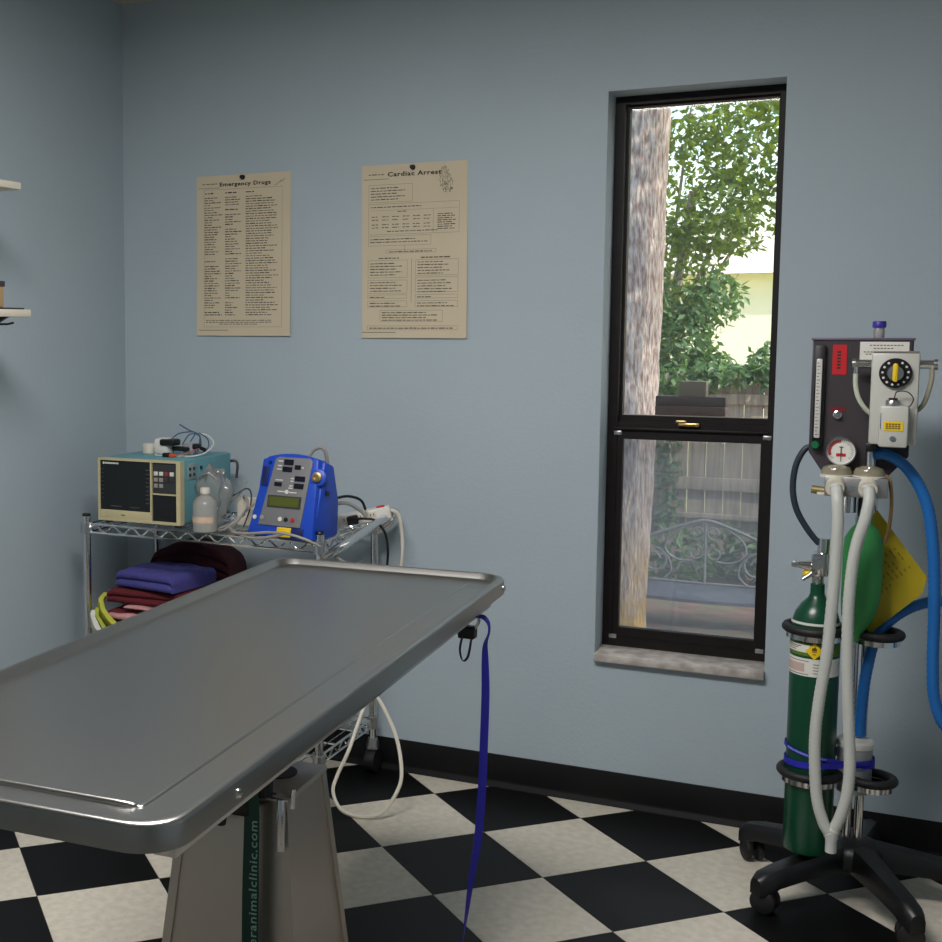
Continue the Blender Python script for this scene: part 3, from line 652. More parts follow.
# ---- power adapter, power strip, cords
ad = MB().box(0.585, 0.640, -0.30, -0.265, DECK, DECK + 0.085, 0.006).build('power_adapter', 'offwhite')
tag(ad, 'ivory power adapter block standing between the two monitors', 'adapter')
PSM = Matrix.Translation((0.918, -0.155, 0.812)) @ Matrix.Rotation(math.radians(20), 4, 'Z') @ Matrix.Rotation(math.radians(-12), 4, 'Y')
ps = thing('power_strip', (0.918, -0.155, DECK), 'white power strip lying along the cart handle', 'power strip')
MB().box(-0.10, 0.10, -0.022, 0.022, -0.018, 0.018, 0.005, mtx=PSM).build('housing', 'white', ps)
for i in range(4):
    so = MB().box(-0.075 + i * 0.04 - 0.013, -0.075 + i * 0.04 + 0.013, -0.0235, -0.0215, -0.012, 0.012, 0.001, mtx=PSM).build('socket', 'offwhite', ps)
    sm_ = MB()
    for dx in (-0.005, 0.005): sm_.box(-0.075 + i * 0.04 + dx - 0.001, -0.075 + i * 0.04 + dx + 0.001, -0.0245, -0.023, -0.001, 0.007, mtx=PSM)
    sm_.build('socket_slot', 'black', so, smooth=0, kind='stuff')
MB().box(0.06, 0.085, -0.012, 0.012, 0.017, 0.022, 0.002, mtx=PSM).build('switch', 'red', ps)
bp = MB().box(-0.030, 0.004, -0.052, -0.0245, -0.013, 0.014, 0.005, mtx=PSM).build('power_plug', 'black')
tag(bp, 'black plug pushed into the white power strip', 'plug')
def cord(name, pts, r, m, label, cat='cord', seg=8):
    o = MB().tube(pts, r, seg=seg, sub=8).build(name, m); return tag(o, label, cat)
cord('black_cable', [(0.912, -0.205, 0.812), (0.965, -0.215, 0.820), (0.995, -0.20, 0.812), (1.022, -0.19, 0.77), (1.028, -0.19, 0.70), (1.012, -0.19, 0.62), (0.97, -0.2, 0.53), (0.90, -0.21, 0.45), (0.84, -0.22, 0.4345)], 0.0038, 'black', 'black power cord drooping from the power strip over cart handle')
cord('white_cable', [(1.004, -0.115, 0.835), (1.025, -0.105, 0.825), (1.036, -0.10, 0.78), (1.040, -0.10, 0.70), (1.025, -0.10, 0.62), (0.985, -0.11, 0.53), (0.90, -0.13, 0.45), (0.83, -0.15, 0.436)], 0.0055, 'offwhite', 'white cord hanging straight down from end of power strip')
cord('black_cable', [(0.905, -0.30, 0.885), (0.925, -0.25, 0.888), (0.945, -0.2, 0.872), (0.955, -0.185, 0.842)], 0.0042, 'black', 'black cable arching out from behind the blue monitor')
cord('grey_cable', [(0.90, -0.30, 0.870), (0.93, -0.26, 0.868), (0.958, -0.23, 0.845), (0.972, -0.22, 0.826)], 0.0055, 'greycable', 'thick grey cable beside the black one behind blue monitor')
cord('grey_cable', [(0.62, -0.40, 0.787), (0.66, -0.462, 0.793), (0.72, -0.484, 0.797), (0.79, -0.490, 0.806), (0.85, -0.494, 0.806), (0.90, -0.490, 0.795), (0.935, -0.47, 0.775), (0.96, -0.42, 0.74), (0.985, -0.38, 0.715), (0.97, -0.30, 0.70), (0.95, -0.2, 0.69)], 0.0040, 'greycable', 'grey cable running along the cart edge below blue monitor')
cord('grey_cable', [(0.60, -0.36, 0.79), (0.64, -0.44, 0.797), (0.70, -0.478, 0.789), (0.75, -0.482, 0.7855), (0.80, -0.490, 0.795), (0.84, -0.492, 0.808)], 0.0048, 'greycable', 'grey cable sagging over the cart edge by the yellow sticker')
cord('grey_cable', [(0.61, -0.30, 0.872), (0.63, -0.33, 0.880), (0.655, -0.36, 0.862), (0.645, -0.40, 0.82), (0.62, -0.42, 0.79), (0.60, -0.40, 0.789)], 0.0035, 'greycable', 'thin grey cable looping up beside the power adapter')
cord('grey_cable', [(0.66, -0.33, 0.86), (0.65, -0.38, 0.835), (0.63, -0.42, 0.805), (0.605, -0.43, 0.790), (0.58, -0.40, 0.789), (0.60, -0.36, 0.80), (0.64, -0.35, 0.83)], 0.0032, 'greycable', 'grey cable bundled against left side of blue monitor')
cord('lead_wire', [(0.468, -0.345, 0.90), (0.50, -0.37, 0.935), (0.54, -0.39, 0.948), (0.565, -0.385, 0.93), (0.572, -0.36, 0.89), (0.585, -0.33, 0.86), (0.61, -0.30, 0.90), (0.60, -0.26, 0.915)], 0.0026, 'greycable', 'thin grey lead arching over the plastic bag')
cord('lead_wire', [(0.56, -0.36, 0.86), (0.60, -0.33, 0.885), (0.625, -0.31, 0.90), (0.64, -0.31, 0.885), (0.645, -0.33, 0.84), (0.64, -0.36, 0.792)], 0.0022, 'black', 'thin black lead curling down onto the ivory adapter')
cord('cable_loop', [(0.985, -0.20, 0.30), (0.978, -0.26, 0.25), (0.968, -0.33, 0.16), (0.945, -0.36, 0.09), (0.945, -0.39, 0.05), (0.985, -0.42, 0.014), (1.045, -0.42, 0.0055), (1.10, -0.40, 0.02), (1.132, -0.36, 0.08), (1.130, -0.33, 0.13), (1.095, -0.28, 0.20), (1.045, -0.24, 0.26), (0.99, -0.20, 0.305)], 0.0055, 'offwhite', 'white cable hanging in a teardrop loop down to floor', 'cable')

# ---- folded towels on the middle shelf
def towel(name, x0, x1, y0, y1, z0, z1, layers, m, label, rz=0.0, droop=0.0, seed=1, stripes=()):
    """a folded cloth: rounded layers showing at the front, softly rumpled"""
    D = y1 - y0; Hh = z1 - z0; prof_ = []
    lh = Hh / layers
    for k in range(layers):
        for a in range(-80, 81, 20):
            prof_.append((y0 + 0.012 - 0.012 * math.cos(math.radians(a)), z0 + lh * (k + 0.5) + lh * 0.48 * math.sin(math.radians(a))))
    nb = 8
    top = [(y0 + 0.02 + (D - 0.035) * i / nb, z1) for i in range(1, nb)]
    back = [(y1 - 0.004, z1 - 0.006), (y1, (z0 + z1) / 2), (y1 - 0.004, z0 + 0.004)]
    bot = [(y1 - 0.02 - (D - 0.04) * i / nb, z0) for i in range(1, nb)]
    P = prof_ + top + back + bot; n = 28; mb = MB(); rings = []
    cx, cy = (x0 + x1) / 2, (y0 + y1) / 2
    for i in range(n + 1):
        t = i / n; x = x0 + (x1 - x0) * t; e = min(t, 1 - t); k = 1 - 0.25 * max(0, 1 - e / 0.06) ** 2; row = []
        for y, z in P:
            zz = z0 + (z - z0) * k
            w = noise.noise(Vector((x * 14 + seed * 7, y * 12, z * 6))) * 0.006 + noise.noise(Vector((x * 40, y * 40 + seed, z * 40))) * 0.002
            f = (zz - z0) / max(Hh, 1e-4)
            zz = zz + w * (0.25 + 0.75 * f) - droop * ((2 * t - 1) ** 2) * f
            yy = y + noise.noise(Vector((x * 10 + seed, z * 20, 3.3))) * 0.006
            dx, dy = x - cx, yy - cy
            row.append((cx + dx * math.cos(rz) - dy * math.sin(rz), cy + dx * math.sin(rz) + dy * math.cos(rz), max(zz, z0)))
        rings.append(row)
    loft(mb, rings); o = mb.build(name, m, smooth=60)
    if label: tag(o, label, 'towel', 'folded cloths on the cart shelf')
    return o
S = 0.4305
towel('folded_sheet', 0.175, 0.56, -0.43, -0.09, S, S + 0.045, 3, 'whitecloth', 'white folded sheet at the bottom of the towel pile')
towel('folded_towel', 0.20, 0.55, -0.425, -0.10, S + 0.051, S + 0.088, 2, 'maroon', 'maroon towel with pink folds low in the pile', seed=2)
towel('pink_towel', 0.215, 0.33, -0.447, -0.30, S + 0.060, S + 0.080, 1, 'pink', 'pink cloth poking out of the maroon towel', seed=11, rz=-0.12)
towel('pink_towel', 0.27, 0.40, -0.440, -0.34, S + 0.0945, S + 0.104, 1, 'pink', 'narrow pale pink cloth edge under the maroon fold', seed=13, rz=-0.1)
towel('folded_towel', 0.19, 0.54, -0.415, -0.09, S + 0.106, S + 0.150, 2, 'maroon', 'maroon towel folded just below the periwinkle one', seed=3, rz=0.05)
towel('folded_towel', 0.235, 0.455, -0.425, -0.20, S + 0.156, S + 0.208, 2, 'bluetowel', 'periwinkle blue folded towel on the cart shelf', rz=-0.14, seed=4)
towel('folded_towel', 0.21, 0.50, -0.19, -0.07, S + 0.153, S + 0.268, 3, 'plum', 'dark maroon towel bunched highest at the back of pile', droop=0.05, seed=5)
def cloth(name, pts, w, th, m, label, wd):
    mb = MB(); mb.ribbon(pts, w, th, lambda t: wd, 8)
    for v in mb.bm.verts: v.co += Vector((0, noise.noise(v.co * 30) * 0.008, noise.noise(v.co * 26 + Vector((3, 1, 2))) * 0.010))
    return tag(mb.build(name, m, smooth=60), label, 'towel', 'folded cloths on the cart shelf')
cloth('lime_cloth', [(0.172, -0.405, S + 0.108), (0.182, -0.436, S + 0.098), (0.215, -0.450, S + 0.060), (0.265, -0.452, S + 0.022), (0.31, -0.452, S + 0.012)], 0.050, 0.014, 'lime', 'lime green cloth slung down the left front of pile', (0.5, -0.5, 0.6))
cloth('lime_cloth', [(0.170, -0.440, S + 0.082), (0.188, -0.458, S + 0.060), (0.220, -0.462, S + 0.028), (0.255, -0.462, S + 0.010)], 0.026, 0.010, mat('pale_lime_cloth', rgb(168, 178, 70), 0.95, var=0.15, scale=60, bump=0.5, bscale=320), 'narrow lime cloth strip between lime and white cloths', (0.5, -0.5, 0.6))
cloth('white_cloth', [(0.166, -0.448, S + 0.066), (0.176, -0.464, S + 0.054), (0.196, -0.470, S + 0.030), (0.222, -0.470, S + 0.014)], 0.044, 0.014, 'whitecloth', 'small white cloth in front of the lime ones', (0.4, -0.5, 0.6))

# ================================================================== POSTERS
def poster(x0, x1, z0, z1, name, label, title, tx, tsize, draw, lean=0.0):
    o = thing(name, ((x0 + x1) / 2, -0.002, z0), label, 'poster')
    mb = MB(); n = 14; rings = []
    for i in range(n + 1):
        t = i / n; z = z0 + (z1 - z0) * t
        b = 0.004 * (1 - t) ** 2 + 0.0012
        rings.append([(x0 + lean * (1 - t), -b - 0.0006, z), (x1 + lean * (1 - t), -b - 0.0006 - 0.002 * (1 - t), z), (x1 + lean * (1 - t), -b - 0.002 * (1 - t), z), (x0 + lean * (1 - t), -b, z)])
    loft(mb, rings); mb.build('sheet', 'paper', o, smooth=30)
    def Y(x, z):
        t = (z - z0) / (z1 - z0); s = (x - x0) / (x1 - x0)
        return -(0.004 * (1 - t) ** 2 + 0.0012) - 0.0006 - 0.002 * (1 - t) * s - 0.0004
    ink = MB(); soft = MB()
    def bar(x, z, w, hgt, mbx=soft):
        mbx.quad((x, Y(x, z), z), (x + w, Y(x + w, z), z), (x + w, Y(x + w, z + hgt), z + hgt), (x, Y(x, z + hgt), z + hgt))
    def words(x, z, w, hgt=0.0021, mbx=soft):
        p = x
        while p < x + w - 0.003:
            q = min(random.uniform(0.006, 0.02), x + w - p); bar(p, z, q, hgt * random.uniform(0.8, 1.15), mbx); p += q + 0.0028
    def frame(xa, xb, za, zb, t=0.0007):
        bar(xa, za, xb - xa, t); bar(xa, zb, xb - xa, t)
        k = 8
        for i in range(k):
            zz = za + (zb - za) * i / k; bar(xa, zz, t, (zb - za) / k); bar(xb, zz, t, (zb - za) / k)
    draw(x0, x1, z0, z1, bar, words, frame, ink, soft)
    soft.build('fine_print', 'ink_soft', o, smooth=0, kind='stuff')
    ink.build('bold_print', 'ink', o, smooth=0, kind='stuff')
    MB().text(title, tsize, face_y(tx, Y(tx, z1 - 0.03) - 0.0003, z1 - 0.030), ext=0.0001, off=0.0005, sx=1.36).build('title', 'ink', o, smooth=0, kind='stuff')
    return o
def draw_drugs(x0, x1, z0, z1, bar, words, frame, ink, soft):
    r = random.Random(3)
    words(x0 + 0.022, z1 - 0.028, 0.055, 0.003); bar(x0 + 0.006, z1 - 0.040, 0.082, 0.0012, ink)
    frame(x0 + 0.028, x1 - 0.030, z0 + 0.028, z1 - 0.045)
    for c, w in ((0.032, 0.03), (0.105, 0.045), (0.180, 0.03)): words(x0 + c, z1 - 0.058, w, 0.0034, ink)
    z = z1 - 0.072; i = 0
    while z > z0 + 0.058:
        if r.random() < 0.86:
            words(x0 + 0.030, z, r.uniform(0.025, 0.066), 0.0028, ink if r.random() < 0.6 else soft)
        if r.random() < 0.88: words(x0 + 0.105, z, r.uniform(0.02, 0.062), 0.0028, ink if r.random() < 0.6 else soft)
        words(x0 + 0.180, z, r.uniform(0.06, 0.118), 0.0026, ink if r.random() < 0.6 else soft)
        z -= 0.0078
    for k in range(3): words(x0 + 0.035 + (0.05 if k == 2 else 0), z0 + 0.048 - k * 0.006, 0.24 - (0.1 if k == 2 else 0), 0.0024)
    bar(x0 + 0.008, z0 + 0.017, 0.11, 0.0015, ink)
    # little sketch at the top right
    for k in range(7): bar(x1 - 0.058 + k * 0.005, z1 - 0.040 + k * 0.0028, 0.009, 0.001)
    for k in range(4): bar(x1 - 0.04 + k * 0.004, z1 - 0.030 + (k % 2) * 0.004, 0.006, 0.001)
poster(0.282, 0.621, 1.351, 1.863, 'drug_poster', 'cream Emergency Drugs chart with three text columns pinned to the wall', 'Emergency Drugs', 0.459, 0.0172, draw_drugs)
def draw_cardiac(x0, x1, z0, z1, bar, words, frame, ink, soft):
    words(x0 + 0.022, z1 - 0.030, 0.055, 0.003); bar(x0 + 0.006, z1 - 0.043, 0.082, 0.0012, ink)
    W_ = x1 - x0; H_ = z1 - z0
    def fr(a, b, c, d): frame(x0 + W_ * a, x0 + W_ * b, z1 - H_ * d, z1 - H_ * c)
    def para(a, b, c, n, st=0.0085):
        for k in range(n): words(x0 + W_ * a, z1 - H_ * c - k * st, W_ * (b - a) * (1 if k % 2 else 0.8), 0.0024, ink)
    fr(0.07, 0.49, 0.115, 0.215); para(0.09, 0.42, 0.135, 5)
    fr(0.07, 0.93, 0.225, 0.40); para(0.09, 0.70, 0.245, 1); bar(x0 + W_ * 0.09, z1 - H_ * 0.262, W_ * 0.83, 0.0006)
    for zz in (0.30, 0.318, 0.345, 0.362):
        for k in range(6): words(x0 + W_ * (0.10 + 0.10 * k), z1 - H_ * zz, W_ * 0.065, 0.0022, ink)
    words(x0 + W_ * 0.35, z1 - H_ * 0.272, 0.03, 0.0024, ink); words(x0 + W_ * 0.25, z1 - H_ * 0.385, 0.16, 0.0022, ink)
    for k in range(24): bar(x0 + W_ * 0.69, z1 - H_ * (0.268 + k * 0.0055), 0.0006, H_ * 0.0055)
    para(0.73, 0.90, 0.295, 8, 0.0062)
    fr(0.07, 0.67, 0.41, 0.465); para(0.085, 0.64, 0.43, 2)
    bar(x0 + W_ * 0.42, z1 - H_ * 0.505, 0.001, H_ * 0.04)
    fr(0.24, 0.72, 0.49, 0.508); words(x0 + W_ * 0.27, z1 - H_ * 0.503, W_ * 0.42, 0.0024, ink)
    words(x0 + W_ * 0.17, z1 - H_ * 0.54, W_ * 0.2, 0.003, ink); words(x0 + W_ * 0.58, z1 - H_ * 0.54, W_ * 0.28, 0.003, ink)
    fr(0.07, 0.45, 0.55, 0.65); para(0.09, 0.40, 0.57, 5)
    fr(0.07, 0.45, 0.665, 0.74); para(0.09, 0.40, 0.68, 4)
    fr(0.07, 0.45, 0.75, 0.77); para(0.09, 0.28, 0.765, 1)
    fr(0.07, 0.45, 0.785, 0.82); para(0.09, 0.40, 0.80, 2)
    fr(0.53, 0.93, 0.55, 0.64); para(0.55, 0.85, 0.565, 5)
    fr(0.53, 0.93, 0.65, 0.735); para(0.55, 0.88, 0.67, 5)
    fr(0.53, 0.93, 0.75, 0.77); para(0.55, 0.73, 0.765, 1)
    fr(0.53, 0.93, 0.785, 0.82); para(0.55, 0.9, 0.80, 2)
    for k in range(14): bar(x0 + W_ * 0.49, z1 - H_ * (0.56 + 0.018 * k), 0.001, H_ * 0.018)
    fr(0.19, 0.79, 0.84, 0.905); para(0.21, 0.74, 0.855, 4, 0.0075)
    fr(0.07, 0.93, 0.93, 0.952); words(x0 + W_ * 0.09, z1 - H_ * 0.945, W_ * 0.80, 0.0028, ink)
    bar(x0 + 0.006, z0 + 0.016, 0.11, 0.0015, ink)
    rr = random.Random(5)
    for k in range(260):   # a small heart sketch
        u = rr.uniform(-1, 1); v = rr.uniform(-1, 1)
        if u * u * (1.1 + 0.5 * v) + v * v < 1: bar(x0 + W_ * (0.80 + 0.066 * u + 0.02 * (-v)), z1 - H_ * (0.105 - 0.075 * v), 0.0008 if k % 3 else 0.004, 0.006 if k % 3 else 0.0008, ink if v < -0.2 else soft)
poster(0.860, 1.193, 1.345, 1.864, 'cardiac_poster', 'cream Cardiac Arrest flow chart with a heart sketch pinned beside window', 'Cardiac Arrest', 1.028, 0.0185, draw_cardiac, lean=0.006)
for par, x, z in (('drug_poster', 0.452, 1.853), ('cardiac_poster', 1.024, 1.852)):
    MB().lathe([(0.0, 0), (0.008, 0.0), (0.007, 0.003), (0.0045, 0.005), (0.0045, 0.010), (0.0062, 0.012), (0, 0.0125)], (x, -0.0025, z), 14, (0, -1, 0)).build('push_pin', 'black', bpy.data.objects[par])

# ================================================================== WALL SHELVES ON THE LEFT WALL
s1 = MB().box(0.0, 0.25, -2.1, -0.875, 1.738, 1.757, 0.002).build('wall_shelf', 'shelfwood'); tag(s1, 'upper white shelf on the left wall with nothing in view on it', 'shelf', 'white wall shelves')
s2 = thing('wall_shelf', (0.125, -1.5, 1.405), 'lower white shelf on the left wall holding a box', 'shelf', 'white wall shelves')
MB().box(0.0, 0.25, -2.1, -0.842, 1.404, 1.424, 0.002).build('board', 'shelfwood', s2)
MB().prism([(0.002, 1.404), (0.232, 1.404), (0.19, 1.384), (0.002, 1.37)], 'Y', -0.925, -0.912).build('bracket', 'black', s2, smooth=0)
MB().tube([(0.18, -0.918, 1.385), (0.22, -0.905, 1.385), (0.235, -0.898, 1.389)], 0.003, smooth=False).build('bracket_hook', 'black', s2)
fo = MB().box(0.02, 0.235, -1.3, -0.852, 1.4245, 1.4285, 0.001).build('black_folder', 'black'); tag(fo, 'thin black folder lying flat on the lower wall shelf', 'folder')
bx = thing('storage_box', (0.13, -1.08, 1.429), 'tan box with dark lid on the lower wall shelf', 'box')
MB().box(0.05, 0.228, -1.20, -0.928, 1.429, 1.488, 0.003).build('carton', 'card', bx); MB().box(0.047, 0.2305, -1.203, -0.925, 1.483, 1.498, 0.002).build('lid', 'panel', bx)

# ================================================================== ANAESTHESIA MACHINE
MC = Vector((2.295, -0.330, 0))
am = thing('anesthesia_machine', MC, 'anesthesia machine with dark panel, gauge and vaporizer on five-star wheeled stand', 'medical machine')
# five-star base
hub = MB().lathe([(0.0, 0.075), (0.062, 0.075), (0.070, 0.085), (0.070, 0.115), (0.055, 0.135), (0.03, 0.145), (0, 0.145)], MC, 28).build('hub', 'black', am)
for k in range(5):
    a = math.radians(155 + 72 * k); d = Vector((math.cos(a), math.sin(a), 0)); s_ = Vector((-d.y, d.x, 0))
    if k == 3: d = d
    mb = MB(); rings = []
    for t, w, zt, zb in ((0.03, 0.034, 0.142, 0.078), (0.10, 0.031, 0.132, 0.076), (0.18, 0.027, 0.117, 0.070), (0.24, 0.025, 0.108, 0.062), (0.275, 0.024, 0.099, 0.048), (0.292, 0.017, 0.086, 0.046)):
        c = MC + d * t
        rings.append([c + s_ * (w * x) + Vector((0, 0, zb + (zt - zb) * z)) for x, z in ((-1, 0), (1, 0), (1, 0.6), (0.7, 0.93), (0, 1.0), (-0.7, 0.93), (-1, 0.6))])
    loft(mb, rings); lg_ = mb.build('base_leg', 'black', am, smooth=50)
    w0 = MC + d * 0.262; ang = a + (0.9, 0.5, -0.4, 0.7, 1.2)[k]; wd = Vector((math.cos(ang), math.sin(ang), 0))
    cs = MB()
    for q in (-1, 1):
        p = w0 + wd * (q * 0.0155) + Vector((0, 0, 0.030))
        cs.lathe([(0, -0.010), (0.022, -0.010), (0.029, -0.006), (0.030, 0), (0.029, 0.006), (0.022, 0.010), (0, 0.010)], p, 20, wd)
    cs.cyl(w0 + wd * -0.016 + Vector((0, 0, 0.030)), w0 + wd * 0.016 + Vector((0, 0, 0.030)), 0.006, seg=8)
    cs.cyl(w0 + Vector((0, 0, 0.03)), w0 + Vector((0, 0, 0.075)), 0.007, seg=10)
    cs.build('caster', 'blackm', lg_)
# rods
for x in (2.279, 2.304):
    MB().cyl((x, -0.335, 0.12), (x, -0.335, 1.06), 0.0105, seg=14).build('rod', 'chrome', am)
# panel box with clipped lower corners
pb = [(2.166, 1.348), (2.166, 1.088), (2.211, 1.020), (2.318, 1.020), (2.374, 1.085), (2.374, 1.348)]
MB().prism(pb, 'Y', -0.437, -0.357, 0.002).build('panel_box', 'panel_side', am)
pn = MB().prism([(2.169, 1.345), (2.169, 1.089), (2.212, 1.024), (2.317, 1.024), (2.371, 1.087), (2.371, 1.345)], 'Y', -0.440, -0.4365).build('front_panel', 'panel', am, smooth=0)
MB().box(2.163, 2.377, -0.443, -0.352, 1.346, 1.3515, 0.001).build('top_trim', mat('mauve_trim', rgb(96, 84, 104), 0.4), am)
# flow meter
fm = MB().box(2.1725, 2.1955, -0.452, -0.440, 1.098, 1.334, 0.002).build('flow_meter', 'black', am)
MB().box(2.1765, 2.1895, -0.459, -0.4515, 1.122, 1.304, 0.003).build('scale_tube', mat('clear_scale', rgb(206, 204, 198), 0.15), fm)
tk = MB()
for i in range(22): tk.box(2.1785, 2.183 if i % 2 else 2.1855, -0.4598, -0.459, 1.130 + i * 0.0078, 1.1312 + i * 0.0078)
tk.build('scale_marks', 'ink', fm, smooth=0, kind='stuff')
MB().lathe([(0.009, 0), (0.009, 0.010), (0.0075, 0.012), (0, 0.012)], (2.181, -0.452, 1.106), 16, (0, -1, 0)).build('green_knob', mat('green_knob_plastic', rgb(10, 100, 60), 0.4), fm)
# red label with black upright lettering, small red label, toggle
rl = MB().box(2.209, 2.239, -0.4415, -0.440, 1.268, 1.336).build('red_label', 'red', am, smooth=0)
rm = MB()
for i in range(6): rm.box(2.2185, 2.2265, -0.442, -0.4414, 1.281 + i * 0.0072, 1.2855 + i * 0.0072)
rm.build('label_print', 'ink', rl, smooth=0, kind='stuff')
MB().box(2.209, 2.241, -0.4415, -0.440, 1.184, 1.194).build('red_label', mat('dark_red_label', rgb(110, 16, 26), 0.5), am, smooth=0)
MB().lathe([(0.0095, 0), (0.0095, 0.003), (0.007, 0.004), (0.007, 0.012), (0, 0.013)], (2.224, -0.440, 1.176), 16, (0, -1, 0)).build('push_button', 'chrome', am)
wl = MB().box(2.265, 2.365, -0.4415, -0.440, 1.303, 1.343).build('white_label', 'white', am, smooth=0)
wm = MB()
for z, a, b in ((1.334, 0.02, 0.085), (1.327, 0.028, 0.07), (1.319, 0.008, 0.09), (1.314, 0.012, 0.05)): 
    x = a
    while x < b: wm.box(2.265 + x, 2.265 + x + 0.005, -0.442, -0.4414, z, z + 0.0022); x += 0.007
wm.build('label_print', 'ink_soft', wl, smooth=0, kind='stuff')
# pressure gauge
gc = (2.236, -0.440, 1.0935)
gg = MB().lathe([(0.030, 0), (0.0325, 0.004), (0.0325, 0.026), (0.0315, 0.030), (0.0292, 0.030), (0.0292, 0.024), (0, 0.024)], gc, 36, (0, -1, 0)).build('gauge', 'chrome_dull', am)
MB().lathe([(0, 0.0), (0.0291, 0.0), (0.0291, 0.001), (0, 0.001)], (gc[0], -0.4645, gc[2]), 36, (0, -1, 0)).build('dial_face', 'white', gg, smooth=0)
rd = MB()
def gpt(a, r): a = math.radians(a); return (gc[0] + r * math.cos(a), -0.4662, gc[2] + r * math.sin(a))
for i in range(14):
    a0 = 90 + i * 8; rd.quad(gpt(a0, 0.021), gpt(a0, 0.027), gpt(a0 + 8.2, 0.027), gpt(a0 + 8.2, 0.021))
rd.build('red_arc', mat('gauge_red', rgb(170, 60, 60), 0.5), gg, smooth=0)
tk = MB()
for i in range(28):
    a0 = -40 + i * 260 / 27
    tk.quad(gpt(a0 - 1, 0.022 if i % 3 else 0.0195), gpt(a0 - 1, 0.0262), gpt(a0 + 1, 0.0262), gpt(a0 + 1, 0.022 if i % 3 else 0.0195))
tk.build('dial_marks', 'ink', gg, smooth=0, kind='stuff')
MB().box(gc[0] - 0.010, gc[0] + 0.010, -0.4668, -0.4658, gc[2] - 0.011, gc[2] - 0.004).build('red_patch', 'red', gg, smooth=0)
nd = MB().box(gc[0] - 0.0008, gc[0] + 0.0008, -0.4675, -0.4668, gc[2] - 0.022, gc[2] + 0.010)
nd.box(gc[0] - 0.004, gc[0] + 0.004, -0.4672, -0.4664, gc[2] + 0.010, gc[2] + 0.0115); nd.build('needle', 'ink', gg, smooth=0, kind='stuff')
# vaporizer
vz = MB().box(2.292, 2.387, -0.530, -0.4405, 1.118, 1.3205, 0.006).build('vaporizer', 'vap', am)
MB().box(2.2925, 2.3865, -0.531, -0.44, 1.3205, 1.3225, 0.001).build('vaporizer_lid', 'greycable', vz)
dl = MB().lathe([(0.0325, 0), (0.0325, 0.008), (0.030, 0.010), (0.019, 0.010), (0.0185, 0.013), (0.017, 0.021), (0, 0.0215)], (2.340, -0.530, 1.276), 36, (0, -1, 0)).build('dial', 'black', vz)
MB().lathe([(0.0185, 0.0), (0.0183, 0.0035), (0.016, 0.013), (0, 0.0132)], (2.340, -0.5395, 1.276), 24, (0, -1, 0)).build('dial_knob', 'chrome_dull', dl)
MB().box(2.3345, 2.3455, -0.560, -0.550, 1.257, 1.298, 0.005).build('pointer', 'yellow', dl)
nm = MB()
for i in range(12):
    a = math.radians(60 - i * 27); nm.lathe([(0, 0), (0.0026, 0), (0.0026, 0.0006), (0, 0.0006)], (2.340 + 0.0255 * math.cos(a), -0.540, 1.276 + 0.0255 * math.sin(a)), 8, (0, -1, 0))
nm.build('dial_marks', 'white', dl, smooth=0, kind='stuff')
for sx, xa, xb in ((-1, 2.292, 2.258), (1, 2.387, 2.416)):
    pt = MB().cyl((xa, -0.49, 1.2945), (xb, -0.49, 1.2945), 0.0095, seg=16).build('port_arm', 'chrome', vz)
    MB().cyl((xb - sx * 0.002, -0.49, 1.2945), (xb + sx * 0.006, -0.49, 1.2945), 0.0115, seg=16).build('port_nut', 'chrome_dull', pt)
MB().cyl((2.260, -0.494, 1.288), (2.260, -0.494, 1.268), 0.0045, seg=10).build('tube_nipple', 'chrome', vz)
MB().tube([(2.260, -0.494, 1.272), (2.261, -0.496, 1.245), (2.268, -0.497, 1.218), (2.281, -0.495, 1.196), (2.293, -0.49, 1.184)], 0.0052, seg=10).build('clear_tube', mat('pale_tubing', rgb(190, 196, 178), 0.3), vz)
MB().tube([(2.411, -0.492, 1.288), (2.411, -0.494, 1.262), (2.406, -0.495, 1.235), (2.398, -0.492, 1.208), (2.386, -0.485, 1.192)], 0.0052, seg=10).build('clear_tube', mat('beige_tubing', rgb(168, 162, 140), 0.35), vz)
fb = MB().box(2.312, 2.370, -0.566, -0.528, 1.115, 1.206, 0.006).build('filler_block', 'vap', vz)
MB().lathe([(0.015, 0), (0.015, 0.010), (0.013, 0.013), (0.0, 0.0135)], (2.338, -0.548, 1.205), 20).build('filler_cap', 'chrome_dull', fb)
MB().lathe([(0.009, 0), (0.009, 0.004), (0, 0.0045)], (2.338, -0.548, 1.218), 16).build('cap_insert', 'plum', fb)
yl = MB().box(2.321, 2.360, -0.5672, -0.566, 1.152, 1.172).build('warning_label', 'yellow', fb, smooth=0)
wm = MB()
for z in (1.156, 1.1605, 1.165):
    for i in range(5): wm.box(2.326 + i * 0.006, 2.3305 + i * 0.006, -0.5678, -0.567, z, z + 0.0026)
wm.build('label_print', 'ink', yl, smooth=0, kind='stuff')
MB().lathe([(0.006, 0), (0.006, 0.003), (0, 0.0035)], (2.340, -0.566, 1.135), 12, (0, -1, 0)).build('drain_screw', 'chrome', fb)
MB().box(2.315, 2.3165, -0.566, -0.5655, 1.155, 1.190).build('sight_label', 'bluecable', fb, smooth=0)
MB().tube([(2.340, -0.545, 1.22), (2.345, -0.552, 1.236), (2.365, -0.552, 1.236), (2.377, -0.545, 1.222), (2.372, -0.54, 1.206), (2.362, -0.54, 1.202)], 0.0012, seg=6).build('cap_chain', 'ink', fb)
MB().box(2.287, 2.308, -0.50, -0.44, 1.098, 1.118, 0.003).build('mount_block', 'black', vz)
